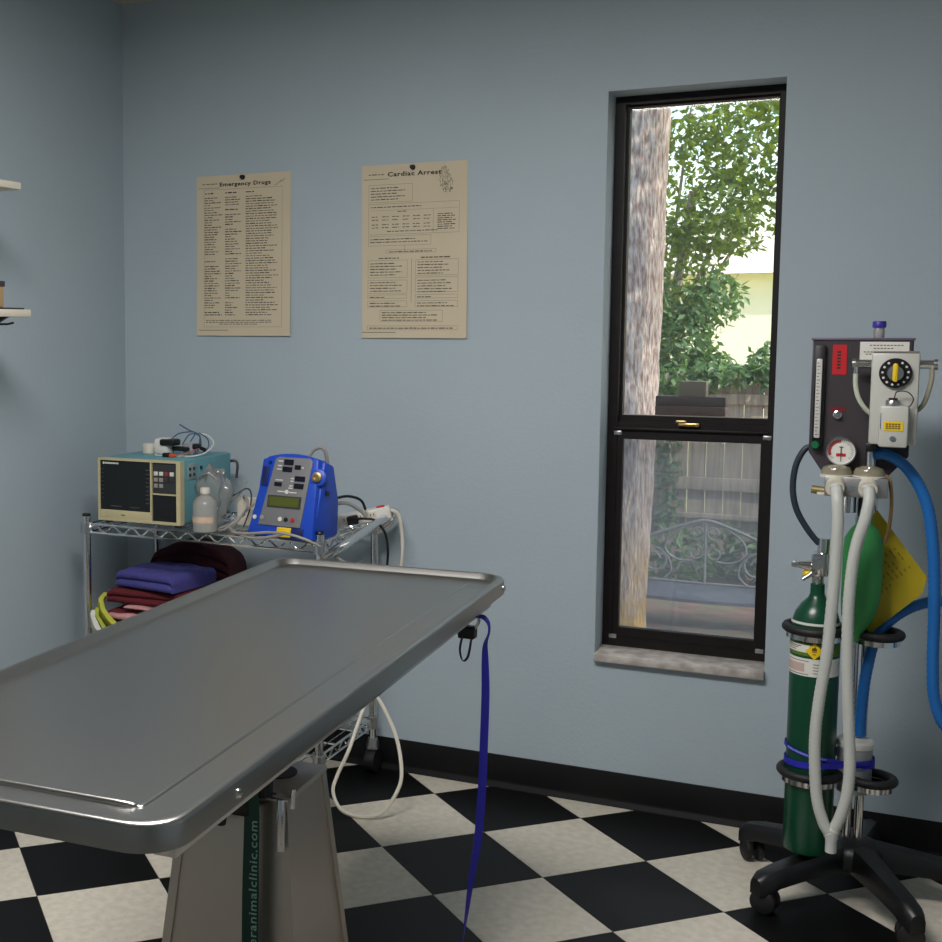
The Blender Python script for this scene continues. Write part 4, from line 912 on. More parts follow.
# valve block with two domes
vb = MB().box(2.206, 2.336, -0.505, -0.437, 0.995, 1.040, 0.003).build('valve_block', mat('grey_alloy', (0.38, 0.38, 0.38, 1), 0.4, 0.8), am)
for x in (2.229, 2.296):
    MB().lathe([(0.030, 0.0), (0.0325, 0.003), (0.0325, 0.012), (0.028, 0.021), (0.014, 0.026), (0, 0.027)], (x, -0.475, 1.038), 28).build('valve_dome', 'dome', vb)
    MB().lathe([(0.0345, -0.002), (0.0345, 0.004), (0.0325, 0.005)], (x, -0.475, 1.038), 28).build('dome_ring', 'offwhite', vb)
    MB().cyl((x, -0.505, 1.022), (x, -0.530, 1.016), 0.0195, seg=20).build('hose_port', 'offwhite', vb)
MB().cyl((2.298, -0.46, 1.06), (2.298, -0.46, 1.115), 0.011, seg=16).build('riser_pipe', 'chrome', vb)
MB().cyl((2.262, -0.5065, 1.015), (2.262, -0.505, 1.015), 0.007, seg=12).build('block_screw', 'chrome', vb)
MB().cyl((2.207, -0.48, 1.003), (2.178, -0.48, 1.006), 0.0095, seg=14).build('pop_off_valve', mat('dull_brass', rgb(150, 136, 96), 0.4, 0.5), vb)
MB().box(2.190, 2.215, -0.49, -0.47, 0.994, 1.001, 0.002).build('valve_bracket', 'offwhite', vb)
MB().cyl((2.256, -0.46, 0.955), (2.256, -0.46, 0.998), 0.016, seg=16).build('lower_pipe', 'chrome', vb)
MB().cyl((2.290, -0.45, 0.925), (2.290, -0.45, 0.998), 0.015, seg=16).build('bag_neck', 'black', vb)
MB().tube([(2.325, -0.475, 1.045), (2.338, -0.478, 1.035), (2.344, -0.478, 0.99), (2.342, -0.47, 0.93), (2.334, -0.46, 0.89)], 0.004, seg=8).build('amber_tube', mat('amber_tubing', rgb(136, 104, 60), 0.4), vb)
# cylinder rings (rubber over chrome)
def yoke(cx, cy, r, z, a0, a1):
    P = [(cx + r * math.cos(math.radians(a)), cy + r * math.sin(math.radians(a)), z) for a in range(a0, a1, 20)]
    y = MB().tube(P, 0.0105, seg=10, closed=True, sub=3).build('holder_ring', 'blackm', am)
    MB().lathe([(r - 0.003, 0), (r, 0), (r, 0.012), (r - 0.003, 0.012), (r - 0.003, 0)], (cx, cy, z - 0.023), 32).build('ring_band', 'chrome', y)
TKX, TKY = 2.197, -0.424
for z in (0.672, 0.325):
    yoke(TKX, TKY, 0.0645, z, 0, 360); yoke(2.329, -0.405, 0.0475, z - 0.004, 0, 360)
    MB().box(2.262, 2.296, -0.365, -0.335, z - 0.02, z + 0.01, 0.002).build('ring_clamp', 'chrome_dull', am)

# ---- oxygen cylinder
ox = thing('oxygen_cylinder', (TKX, TKY, 0.132), 'dark green oxygen cylinder with labels strapped upright on the stand', 'gas cylinder')
R = 0.0545
MB().lathe([(0, 0.0), (0.045, 0.0), (0.052, 0.004), (R, 0.012), (R, 0.535), (0.0525, 0.555), (0.046, 0.578), (0.034, 0.598), (0.020, 0.612), (0.016, 0.622), (0.0155, 0.645), (0, 0.645)], (TKX, TKY, 0.132), 36).build('tank', 'tank', ox)
MB().lathe([(0.011, 0), (0.013, 0.004), (0.013, 0.030), (0.010, 0.034), (0, 0.034)], (TKX, TKY, 0.776), 18).build('valve_stem', 'chrome', ox)
rg = MB().box(TKX - 0.015, TKX + 0.022, TKY - 0.020, TKY + 0.016, 0.796, 0.852, 0.005).build('regulator', 'chrome', ox)
MB().cyl((TKX + 0.009, TKY, 0.850), (TKX + 0.010, TKY, 0.885), 0.013, seg=18).build('regulator_top', 'chrome', rg)
MB().cyl((TKX - 0.012, TKY - 0.004, 0.818), (TKX - 0.045, TKY - 0.014, 0.822), 0.014, 0.007, seg=14).build('yoke_arm', 'chrome', rg)
MB().box(TKX - 0.058, TKX - 0.040, TKY - 0.019, TKY - 0.009, 0.815, 0.829, 0.003).build('wing_nut', 'chrome_dull', rg)
MB().cyl((TKX - 0.010, TKY - 0.014, 0.806), (TKX - 0.032, TKY - 0.022, 0.788), 0.0045, seg=10).build('tee_screw', 'chrome_dull', rg)
MB().cyl((TKX + 0.0, TKY - 0.016, 0.828), (TKX + 0.0, TKY - 0.030, 0.828), 0.012, seg=16).build('valve_port', 'chrome', rg)
MB().sphere((TKX - 0.022, TKY - 0.004, 0.80), 0.010, (1.2, 1, 1)).build('yellow_washer', 'yellow', rg)
a0, a1 = 195, 345
MB().arc(TKX, TKY, R, a0, a1, 0.686, 0.692).build('white_band', 'white', ox)
MB().arc(TKX, TKY, R, 180, 350, 0.614, 0.644).build('green_band', mat('olive_band', rgb(90, 118, 30), 0.5), ox)
MB().arc(TKX, TKY, R + 0.0006, 190, 262, 0.622, 0.640).build('name_label', 'white', ox)
MB().arc(TKX, TKY, R, 180, 350, 0.566, 0.608).build('info_label', 'white', ox)
MB().arc(TKX, TKY, R + 0.0006, 192, 250, 0.576, 0.596).build('info_box', mat('faded_pink_print', rgb(196, 170, 160), 0.6), ox)
pm = MB()
for z, q0, q1 in ((0.635, 195, 240), (0.631, 195, 232), (0.626, 195, 226)): pm.arc(TKX, TKY, R + 0.0012, q0, q1, z, z + 0.0018, th=0.0003)
for z in (0.601, 0.570): pm.arc(TKX, TKY, R + 0.0008, 195, 260, z, z + 0.0014, th=0.0003)
for k in range(4): pm.arc(TKX, TKY, R + 0.0008, 270, 300, 0.574 + k * 0.007, 0.5755 + k * 0.007, th=0.0003)
pm.build('label_print', 'ink_soft', ox, smooth=0, kind='stuff')
# hazard diamond, wrapped on the tank, with a flame and ring mark
dm = MB(); n = 12
def wrap(u, v, off): 
    a = math.radians(272) + u / R; return Vector((TKX, TKY, 0.627 + v)) + Vector((math.cos(a), math.sin(a), 0)) * (R + off)
s = 0.0195
vv = {}
for i in range(-6, 7):
    u = s * i / 6; hgt = s - abs(u)
    vv[i] = (dm.bm.verts.new(wrap(u, -hgt, 0.002)), dm.bm.verts.new(wrap(u, hgt, 0.002))) if hgt > 1e-6 else (dm.bm.verts.new(wrap(u, 0, 0.002)),)
for i in range(-6, 6):
    a, b = vv[i], vv[i + 1]
    dm.bm.faces.new((a[0], b[0], b[1]) if len(a) == 1 else ((a[0], b[0], a[1]) if len(b) == 1 else (a[0], b[0], b[1], a[1])))
do = dm.build('hazard_diamond', 'yellow', ox, smooth=0)
fmk = MB()
fmk.bm.faces.new([fmk.bm.verts.new(wrap(u, v, 0.0026)) for u, v in ((-0.0045, 0.001), (0.0045, 0.001), (0.0055, 0.0045), (0.003, 0.0085), (0.0005, 0.013), (-0.001, 0.0085), (-0.0045, 0.0075), (-0.0055, 0.004))])
fmk.bm.faces.new([fmk.bm.verts.new(wrap(u, v, 0.0026)) for u, v in ((-0.005, -0.002), (0.005, -0.002), (0.005, -0.0006), (-0.005, -0.0006))])
fmk.bm.faces.new([fmk.bm.verts.new(wrap(u, v, 0.0026)) for u, v in ((-0.003, -0.008), (0.003, -0.008), (0.003, -0.006), (-0.003, -0.006))])
fmk.build('flame_mark', mat('brown_print', rgb(110, 60, 16), 0.6), do, smooth=0, kind='stuff')

# supply hose from panel to regulator
o = MB().tube([(2.176, -0.425, 1.098), (2.158, -0.428, 1.093), (2.140, -0.430, 1.055), (2.135, -0.43, 1.00), (2.145, -0.43, 0.95), (2.170, -0.428, 0.905), (2.196, -0.424, 0.872)], 0.0072, seg=10, sub=8).build('supply_hose', mat('slate_hose', rgb(38, 48, 60), 0.45))
tag(o, 'dark slate hose curving from panel down to cylinder regulator', 'hose')

# ---- breathing circuit: two white limbs meeting in a Y
bc = thing('breathing_circuit', (2.253, -0.54, 0.18), 'white breathing hose pair joining in a Y piece in front of machine', 'hose')
def corr(r, k): return lambda t, i: r * (1 + (0.045 if i % 2 else -0.03)) if 0.02 < t < 0.98 else r * 1.15
h1_ = [(2.231, -0.525, 1.020), (2.236, -0.545, 0.99), (2.239, -0.550, 0.94), (2.238, -0.548, 0.85), (2.234, -0.545, 0.75), (2.228, -0.543, 0.64), (2.217, -0.541, 0.54), (2.211, -0.54, 0.46), (2.212, -0.54, 0.39), (2.220, -0.54, 0.30), (2.236, -0.54, 0.245), (2.250, -0.54, 0.222)]
h2_ = [(2.297, -0.525, 1.020), (2.300, -0.545, 0.995), (2.293, -0.552, 0.95), (2.280, -0.55, 0.90), (2.272, -0.548, 0.84), (2.268, -0.546, 0.75), (2.270, -0.543, 0.65), (2.274, -0.541, 0.56), (2.280, -0.54, 0.47), (2.285, -0.54, 0.385), (2.282, -0.54, 0.32), (2.270, -0.54, 0.265), (2.256, -0.54, 0.228)]
MB().tube(h1_, 0.0125, seg=14, sub=14, rad=corr(0.0125, 0)).build('hose_limb', 'hose_w', bc, smooth=60)
MB().tube(h2_, 0.0125, seg=14, sub=14, rad=corr(0.0125, 0)).build('hose_limb', 'hose_w', bc, smooth=60)
MB().lathe([(0.009, 0), (0.0125, 0.002), (0.0125, 0.030), (0.015, 0.036), (0.013, 0.05), (0, 0.052)], (2.2535, -0.54, 0.178), 18).build('y_piece', mat('clear_connector', rgb(196, 198, 196), 0.25), bc)

# ---- green reservoir bag
rb = MB()
prof_b = [(0.013, 0.955), (0.016, 0.945), (0.017, 0.93), (0.030, 0.915), (0.040, 0.895), (0.0425, 0.86), (0.0425, 0.80), (0.041, 0.755), (0.035, 0.715), (0.025, 0.690), (0.013, 0.672), (0.011, 0.655)]
rb.lathe([(r, z) for r, z in prof_b], (0, 0, 0), 28)
for v in rb.bm.verts:
    t = (0.95 - v.co.z) / 0.3
    v.co.x = 2.291 + 0.000 * t + v.co.x - 0.012 * max(0, t - 0.6) / 0.4; v.co.y = -0.452 + v.co.y * 0.8 + 0.004 * math.sin(9 * t) 
ob = rb.build('reservoir_bag', 'bag', smooth=60); tag(ob, 'green rubber reservoir bag hanging below the valve block', 'bag')

# ---- yellow instruction card hanging behind the bag
ycM = Matrix.Translation((2.345, -0.392, 0.80))
yc = thing('instruction_card', (2.345, -0.392, 0.65), 'yellow printed card hung at an angle behind the green bag', 'card')
cp = [(2.315, 0.955), (2.424, 0.806), (2.414, 0.765), (2.312, 0.664), (2.276, 0.70), (2.270, 0.90)]
MB().prism(cp, 'Y', -0.3905, -0.389).build('card', 'yellowcard', yc, smooth=0)
cpm = MB()
CM = Matrix.Translation((2.345, -0.391, 0.81)) @ Matrix.Rotation(math.radians(52), 4, 'Y')
for i in range(9):
    for j in range(7):
        if random.random() < 0.85 and abs(j - 3) < 3.6 - 0.15 * i: cpm.box(-0.055 + j * 0.013, -0.055 + j * 0.013 + random.uniform(0.006, 0.0115), -0.0004, 0.0003, -0.05 + i * 0.0115, -0.05 + i * 0.0115 + 0.0024, mtx=CM)
cpm.build('card_print', mat('card_print', rgb(128, 108, 20), 0.6), yc, smooth=0, kind='stuff')
MB().tube([(2.312, -0.390, 0.95), (2.306, -0.39, 0.99), (2.30, -0.385, 1.025)], 0.0012, seg=5).build('string', 'ink', yc)

# ---- blue scavenger hose
bh = [(2.306, -0.462, 1.090), (2.325, -0.468, 1.092), (2.352, -0.470, 1.080), (2.378, -0.468, 1.055), (2.402, -0.464, 1.015), (2.420, -0.46, 0.962), (2.432, -0.456, 0.88), (2.438, -0.45, 0.80), (2.441, -0.44, 0.71), (2.443, -0.43, 0.62), (2.450, -0.42, 0.535), (2.475, -0.41, 0.47), (2.53, -0.39, 0.44), (2.60, -0.36, 0.47), (2.63, -0.33, 0.56), (2.60, -0.31, 0.66), (2.54, -0.31, 0.715), (2.465, -0.33, 0.742), (2.41, -0.35, 0.733), (2.36, -0.37, 0.702), (2.325, -0.385, 0.655), (2.309, -0.395, 0.58), (2.302, -0.398, 0.50), (2.300, -0.396, 0.418)]
ob = MB().tube(bh, 0.0125, seg=14, sub=12, rad=lambda t, i: 0.0125 * (1.05 if i % 2 else 0.97)).build('scavenger_hose', 'hose_b', smooth=60)
tag(ob, 'bright blue corrugated hose looping from machine down to canister', 'hose')

# ---- filter canister
cn = thing('filter_canister', (2.291, -0.396, 0.29), 'cloudy grey filter canister with white lid strapped beside the cylinder', 'canister')
MB().lathe([(0, 0), (0.036, 0.0), (0.0385, 0.004), (0.0385, 0.108), (0, 0.108)], (2.291, -0.398, 0.284), 28).build('body', 'canister', cn)
MB().lathe([(0.040, 0), (0.041, 0.003), (0.041, 0.013), (0.037, 0.018), (0.016, 0.020), (0, 0.020)], (2.291, -0.398, 0.392), 28).build('lid', 'white', cn)

# ---- two blue bands round tank and canister
def band(name, z0, z1, w, label):
    P = []; c1 = (TKX, TKY, 0.0575); c2 = (2.291, -0.398, 0.0425)
    for a in range(100, 285, 18): P.append((c1[0] + c1[2] * math.cos(math.radians(a)), c1[1] + c1[2] * math.sin(math.radians(a))))
    for a in range(285, 460, 18): P.append((c2[0] + c2[2] * math.cos(math.radians(a)), c2[1] + c2[2] * math.sin(math.radians(a))))
    xa, xb = 2.14, 2.33; n = len(P); mb = MB(); rings = []
    for i in range(n + 1):
        x, y = P[i % n]; z = z0 + (z1 - z0) * (x - xa) / (xb - xa)
        pvv = Vector(P[(i + 1) % n]) - Vector(P[i - 1]); nn = Vector((pvv.y, -pvv.x)).normalized()
        rings.append([(x, y, z - w / 2), (x + nn.x * 0.0016, y + nn.y * 0.0016, z - w / 2), (x + nn.x * 0.0016, y + nn.y * 0.0016, z + w / 2), (x, y, z + w / 2)])
    loft(mb, rings); o = mb.build(name, 'strap_b', smooth=40); return tag(o, label, 'strap')
band('blue_strap', 0.352, 0.362, 0.015, 'plain wide blue strap round the green cylinder, lower of two')
b2 = band('printed_strap', 0.390, 0.352, 0.009, 'narrow blue strap with white print sloping round green cylinder')
pm = MB()
for i in range(40):
    a = 215 + i * 3.2
    if a < 330: 
        x = TKX + 0.0592 * math.cos(math.radians(a)); z = 0.390 - 0.038 * (x - 2.14) / 0.19
        pm.arc(TKX, TKY, 0.0592, a, a + 1.8, z - 0.002, z + 0.0024, seg=1, th=0.0003)
pm.build('lettering', mat('strap_print', rgb(150, 160, 220), 0.5), b2, smooth=0, kind='stuff')

# ---- violet-capped vial on top of the machine
vi = thing('vial', (2.302, -0.405, 1.3515), 'small clear vial with violet cap on top of the machine panel', 'vial')
MB().lathe([(0, 0), (0.0105, 0), (0.0115, 0.002), (0.0115, 0.020), (0.009, 0.024), (0, 0.024)], (2.302, -0.405, 1.3515), 18).build('body', 'bottle', vi)
MB().lathe([(0.014, 0), (0.0145, 0.002), (0.0145, 0.013), (0.013, 0.015), (0, 0.0155)], (2.302, -0.405, 1.3745), 20).build('cap', 'purple', vi)

# ================================================================== OUTSIDE
GZ = -0.62
gm = mat('leaf_litter', rgb(136, 104, 92), 0.95, var=0.5, scale=5, col2=rgb(104, 108, 78), bump=0.6, bscale=40)
mb = MB(); nx, ny = 40, 30; V = []
for j in range(ny + 1):
    for i in range(nx + 1):
        x = -9 + 22 * i / nx; y = 0.22 + 30 * (j / ny) ** 1.5
        z = GZ + 0.02 * noise.noise(Vector((x, y, 0))) + 0.10 * max(0, min(1, (y - 5.0) / 2.0))
        V.append(mb.bm.verts.new((x, y, z)))
for j in range(ny):
    for i in range(nx): mb.bm.faces.new((V[j * (nx + 1) + i], V[j * (nx + 1) + i + 1], V[(j + 1) * (nx + 1) + i + 1], V[(j + 1) * (nx + 1) + i]))
mb.build('ground', gm, kind='structure', smooth=60)

# ---- near tree trunk
def bark_mat():
    m = bpy.data.materials.new('bark'); m.use_nodes = True; n = m.node_tree.nodes; l = m.node_tree.links; b = n['Principled BSDF']
    b.inputs['Roughness'].default_value = 0.95
    tc = n.new('ShaderNodeTexCoord'); mp = n.new('ShaderNodeMapping'); mp.inputs['Scale'].default_value = (1, 1, 0.22); l.new(tc.outputs['Object'], mp.inputs[0])
    nz = n.new('ShaderNodeTexNoise'); nz.inputs['Scale'].default_value = 60; nz.inputs['Detail'].default_value = 6; l.new(mp.outputs[0], nz.inputs[0])
    r = n.new('ShaderNodeValToRGB'); e = r.color_ramp.elements
    e[0].position = 0.34; e[0].color = rgb(136, 112, 104); e[1].position = 0.62; e[1].color = rgb(196, 186, 178)
    l.new(nz.outputs[0], r.inputs[0])
    # ochre lichen over the foot of the trunk
    sp = n.new('ShaderNodeSeparateXYZ'); l.new(tc.outputs['Object'], sp.inputs[0])
    n2 = n.new('ShaderNodeTexNoise'); n2.inputs['Scale'].default_value = 5; l.new(tc.outputs['Object'], n2.inputs[0])
    mr = n.new('ShaderNodeMapRange'); mr.inputs['From Min'].default_value = 0.75; mr.inputs['From Max'].default_value = 0.25; l.new(sp.outputs[2], mr.inputs[0])
    mm = n.new('ShaderNodeMath'); mm.operation = 'MULTIPLY'; l.new(mr.outputs[0], mm.inputs[0]); 
    m2 = n.new('ShaderNodeMapRange'); m2.inputs['From Min'].default_value = 0.3; m2.inputs['From Max'].default_value = 0.6; l.new(n2.outputs[0], m2.inputs[0]); l.new(m2.outputs[0], mm.inputs[1])
    mx = n.new('ShaderNodeMix'); mx.data_type = 'RGBA'; l.new(mm.outputs[0], mx.inputs[0]); l.new(r.outputs[0], mx.inputs[6]); mx.inputs[7].default_value = rgb(176, 142, 66)
    l.new(mx.outputs[2], b.inputs['Base Color'])
    bp = n.new('ShaderNodeBump'); bp.inputs['Strength'].default_value = 0.8; bp.inputs['Distance'].default_value = 0.03; l.new(nz.outputs[0], bp.inputs['Height']); l.new(bp.outputs[0], b.inputs['Normal'])
    return m
M['bark'] = bark_mat()
def leaf_mat(name, c1, c2, tl):
    m = bpy.data.materials.new(name); m.use_nodes = True; n = m.node_tree.nodes; l = m.node_tree.links; n.clear()
    o = n.new('ShaderNodeOutputMaterial'); p = n.new('ShaderNodeBsdfPrincipled'); t = n.new('ShaderNodeBsdfTranslucent')
    p.inputs['Roughness'].default_value = 0.38
    ge = n.new('ShaderNodeNewGeometry'); mx = n.new('ShaderNodeMix'); mx.data_type = 'RGBA'
    l.new(ge.outputs['Random Per Island'], mx.inputs[0]); mx.inputs[6].default_value = c1; mx.inputs[7].default_value = c2
    l.new(mx.outputs[2], p.inputs['Base Color'])
    t.inputs[0].default_value = tl
    s_ = n.new('ShaderNodeMixShader'); s_.inputs[0].default_value = 0.33; l.new(p.outputs[0], s_.inputs[1]); l.new(t.outputs[0], s_.inputs[2]); l.new(s_.outputs[0], o.inputs[0])
    return m
M['leaf'] = leaf_mat('green_leaf', rgb(36, 62, 38), rgb(104, 126, 58), rgb(170, 196, 48))
M['leaf2'] = leaf_mat('blue_green_leaf', rgb(52, 84, 58), rgb(100, 130, 86), rgb(128, 168, 74))
def leaves(clusters, count, size, rnd):
    """clusters: (centre, radii, weight); returns a mesh builder full of folded pointed leaves"""
    mb = MB(); tot = sum(c[2] for c in clusters); vs_, fs_ = [], []
    for c, r, w in clusters:
        for _ in range(int(count * w / tot)):
            while True:
                p = Vector((rnd.uniform(-1, 1), rnd.uniform(-1, 1), rnd.uniform(-1, 1)))
                if p.length < 1: break
            if rnd.random() < 0.5: p = p.normalized() * rnd.uniform(0.7, 1.05)
            q = Vector((c[0] + p.x * r[0], c[1] + p.y * r[1], c[2] + p.z * r[2]))
            d = Vector((rnd.gauss(0, 1), rnd.gauss(0, 1), rnd.gauss(-0.4, 0.7))).normalized(); s_ = size * rnd.uniform(0.6, 1.25)
            sd = d.cross(Vector((rnd.gauss(0, 1), rnd.gauss(0, 1), rnd.gauss(0, 1)))).normalized(); up = sd.cross(d)
            b = len(vs_)
            vs_ += [q, q + d * s_ * 0.45 + sd * s_ * 0.24 + up * s_ * 0.06, q + d * s_, q + d * s_ * 0.45 - sd * s_ * 0.24 + up * s_ * 0.06]
            fs_ += [(b, b + 1, b + 2), (b, b + 2, b + 3)]
    me = bpy.data.meshes.new('t'); me.from_pydata([tuple(v) for v in vs_], [], fs_); mb.bm.from_mesh(me); bpy.data.meshes.remove(me); return mb
TX, TY = 0.755, 4.75
tk_ = thing('oak_tree', (TX, TY, GZ), 'large tree with pale furrowed bark right outside the window', 'tree')
mb = MB(); rings = []; H = 6.0; nz_, na = 170, 84
for j in range(nz_ + 1):
    t = j / nz_; z = GZ - 0.1 + H * t
    rad = 0.205 + 0.035 * math.exp(-(z - GZ) / 0.12) + 0.012 * t
    row = []
    for i in range(na):
        a = 2 * PI * i / na
        c, s_ = math.cos(a), math.sin(a)
        gr = noise.noise(Vector((c * 5.5, s_ * 5.5, z * 1.6))) * 0.5 + noise.noise(Vector((c * 12, s_ * 12, z * 4.5)))
        rr = rad + 0.012 * gr + 0.010 * noise.noise(Vector((c * 1.5, s_ * 1.5, z * 0.5)))
        row.append((TX + rr * c - 0.065 * math.exp(-(z - GZ) / 0.9) + 0.010 * t, TY + rr * s_, z))
    rings.append(row)
loft(mb, rings); mb.build('trunk', 'bark', tk_, smooth=75)
rnd = random.Random(11)
leaves([((TX + rnd.uniform(-2.2, 2.2), TY + rnd.uniform(-1.5, 2.0), GZ + 5.6 + rnd.uniform(0, 1.8)), (0.9, 0.9, 0.6), 1) for _ in range(12)], 5000, 0.10, rnd).build('crown', 'leaf', tk_, kind='stuff', smooth=0)

# ---- wooden privacy fence
FY = 6.7
fe = thing('wooden_fence', (1.0, FY, GZ), 'weathered grey wooden plank fence across the yard', 'fence')
fw_ = mat('weathered_plank', rgb(172, 158, 142), 0.9, var=0.3, scale=6, col2=rgb(134, 122, 110), stretch=(6, 1, 0.5), bump=0.3)
x = -3.4; k = 0
rnd = random.Random(4)
while x < 6.0:
    w = 0.132 + rnd.uniform(-0.004, 0.004); top = 1.04 + rnd.uniform(-0.03, 0.03); y = FY + rnd.uniform(-0.006, 0.006)
    MB().prism([(x, GZ + 0.10), (x + w, GZ + 0.10), (x + w, top - 0.03), (x + w - 0.025, top), (x + 0.025, top), (x, top - 0.03)], 'Y', y, y + 0.018).build('plank', fw_, fe, smooth=0)
    x += w + rnd.uniform(0.003, 0.010); k += 1
for z0, z1 in ((0.125, 0.225), (-0.10, -0.06), (0.80, 0.88)):
    MB().box(-3.4, 6.0, FY - 0.046, FY - 0.008, z0, z1, 0.003).build('rail', fw_, fe)
for xx in (-2.2, 0.30, 2.7, 5.0): MB().box(xx, xx + 0.09, FY + 0.03, FY + 0.12, GZ, 1.0, 0.004).build('post', fw_, fe)

# ---- ornamental iron bench
BY = 5.35
be = thing('garden_bench', (1.19, BY, GZ), 'grey wrought iron garden bench with scrolled back in the yard', 'bench')
M['iron'] = mat('grey_iron', rgb(128, 128, 130), 0.6, var=0.2, scale=30)
bx0 = 1.195; SZ = GZ + 0.235
def btube(name, pts, r=0.009, **kw): return MB().tube([(bx0 + p[0], BY + (p[2] if len(p) > 2 else 0.0), SZ + p[1]) for p in pts], r, seg=8, **kw).build(name, 'iron', be)
btube('back_post', [(0, 0, 0), (0, 0.30), (0.0, 0.44)])
btube('top_rail', [(-0.62, 0.10), (-0.50, 0.26), (-0.30, 0.36), (-0.12, 0.43), (0, 0.46), (0.12, 0.43), (0.30, 0.36), (0.50, 0.26), (0.62, 0.10)], 0.011)
btube('lower_rail', [(-0.62, 0.035), (0, 0.025), (0.62, 0.035)], 0.009)
def spiral(cx, cz, r, a0, turns, sgn):
    return [(cx + r * (1 - 0.55 * i / 16) * math.cos(a0 + sgn * turns * 2 * PI * i / 16), cz + r * (1 - 0.55 * i / 16) * math.sin(a0 + sgn * turns * 2 * PI * i / 16)) for i in range(17)]
for sg in (-1, 1):
    btube('scroll', spiral(sg * 0.064, 0.235, 0.055, PI / 2, 1.0, sg), 0.007)
    btube('scroll', spiral(sg * 0.055, 0.375, 0.048, -PI / 2, 1.0, -sg), 0.007)
    btube('scroll', spiral(sg * 0.335, 0.165, 0.090, PI / 2, 1.2, sg), 0.008)
    btube('back_bar', [(0, 0.46), (sg * 0.12, 0.42), (sg * 0.24, 0.33), (sg * 0.26, 0.24), (sg * 0.18, 0.18), (sg * 0.075, 0.18)], 0.008)
    btube('back_bar', [(sg * 0.28, 0.03), (sg * 0.22, 0.10), (sg * 0.25, 0.20), (sg * 0.335, 0.255)], 0.007)
    btube('front_leg', [(sg * 0.56, -0.02, -0.36), (sg * 0.58, -0.12, -0.38), (sg * 0.57, -0.235, -0.37)], 0.013)
    btube('rear_leg', [(sg * 0.62, 0.12, 0.0), (sg * 0.60, -0.05, 0.02), (sg * 0.62, -0.235, 0.06)], 0.013)
    btube('arm_rest', [(sg * 0.62, 0.12, 0.0), (sg * 0.64, 0.22, -0.1), (sg * 0.64, 0.22, -0.28), (sg * 0.60, 0.12, -0.36), (sg * 0.56, -0.02, -0.36)], 0.012)
st = MB(); A = []; nseg = 18
for i in range(nseg + 1):
    t = i / nseg; xx = -0.6 + 1.2 * t; bow = 0.10 * (1 - (2 * t - 1) ** 2)
    A.append([(bx0 + xx, BY - 0.30 - bow, SZ - 0.035), (bx0 + xx, BY - 0.02, SZ + 0.0), (bx0 + xx, BY - 0.02, SZ + 0.018), (bx0 + xx, BY - 0.30 - bow, SZ - 0.012)])
loft(st, A); st.build('seat', mat('slate_iron', rgb(84, 90, 102), 0.6, var=0.2, scale=30), be, smooth=40)

# ---- leafy trees and shrubs
def tree(name, base, clusters, count, size, m, label, seed, trunk=True, cat='tree', group=None):
    r = random.Random(seed); t = thing(name, base, label, cat, group)
    if trunk:
        q = Vector(base); c0 = Vector(clusters[0][0])
        bt = MB().tube([q, q + (c0 - q) * 0.45 + Vector((0.05, 0, 0)), c0], 0.07, seg=8, sub=5, rad=lambda u, i: 0.085 - 0.06 * u).build('trunk', 'bark', t)
        for k, cl in enumerate(clusters[1:4]):
            MB().tube([q + (c0 - q) * 0.55, q + (c0 - q) * 0.7 + (Vector(cl[0]) - c0) * 0.4, Vector(cl[0])], 0.02, seg=6, sub=4, rad=lambda u, i: 0.028 - 0.02 * u).build('branch', 'bark', t)
    leaves(clusters, count, size, r).build('foliage', m, t, kind='stuff', smooth=0)
    return t
tree('leafy_tree', (0.15, 7.9, GZ + 0.1), [((0.75, 7.3, 2.5), (0.55, 0.6, 0.55), 3.2), ((1.25, 7.4, 2.95), (0.55, 0.6, 0.45), 3.0), ((0.7, 7.5, 3.3), (0.7, 0.7, 0.5), 3), ((1.7, 7.6, 3.2), (0.6, 0.6, 0.5), 3.0),
      ((1.05, 7.2, 2.30), (0.40, 0.4, 0.35), 2.0), ((1.62, 7.4, 2.45), (0.22, 0.35, 0.42), 1.5), ((0.6, 7.3, 1.8), (0.40, 0.4, 0.5), 2.2), ((-0.3, 7.6, 2.6), (0.9, 0.8, 1.0), 3), ((2.4, 7.8, 2.9), (0.7, 0.7, 0.8), 3), ((1.2, 7.8, 3.9), (1.6, 0.8, 0.5), 4)],
     9500, 0.088, 'leaf', 'tall leafy tree spreading over the fence', 21)
tree('leafy_shrub', (0.62, 7.3, GZ + 0.1), [((0.72, 7.0, 1.25), (0.30, 0.28, 0.36), 3), ((0.95, 6.95, 1.02), (0.26, 0.22, 0.2), 1.6), ((0.62, 7.0, 0.9), (0.22, 0.2, 0.25), 1.4), ((0.45, 7.1, 1.5), (0.3, 0.3, 0.4), 2), ((0.98, 7.1, 1.62), (0.22, 0.25, 0.22), 1.2), ((0.80, 6.58, 0.98), (0.30, 0.10, 0.13), 0.9), ((1.15, 6.58, 1.03), (0.22, 0.09, 0.08), 0.5)],
     3600, 0.085, 'leaf2', 'dense blue-green shrub beside the pale trunk above fence', 22, cat='shrub')
tree('leafy_shrub', (1.9, 7.2, GZ + 0.1), [((1.55, 6.95, 1.12), (0.28, 0.22, 0.20), 2), ((1.25, 6.9, 0.98), (0.22, 0.18, 0.13), 1.0), ((1.9, 7.0, 1.2), (0.4, 0.25, 0.3), 2), ((1.50, 6.58, 1.05), (0.20, 0.09, 0.10), 0.7)],
     2400, 0.075, 'leaf2', 'low shrub spilling over the right end of fence', 23, cat='shrub')
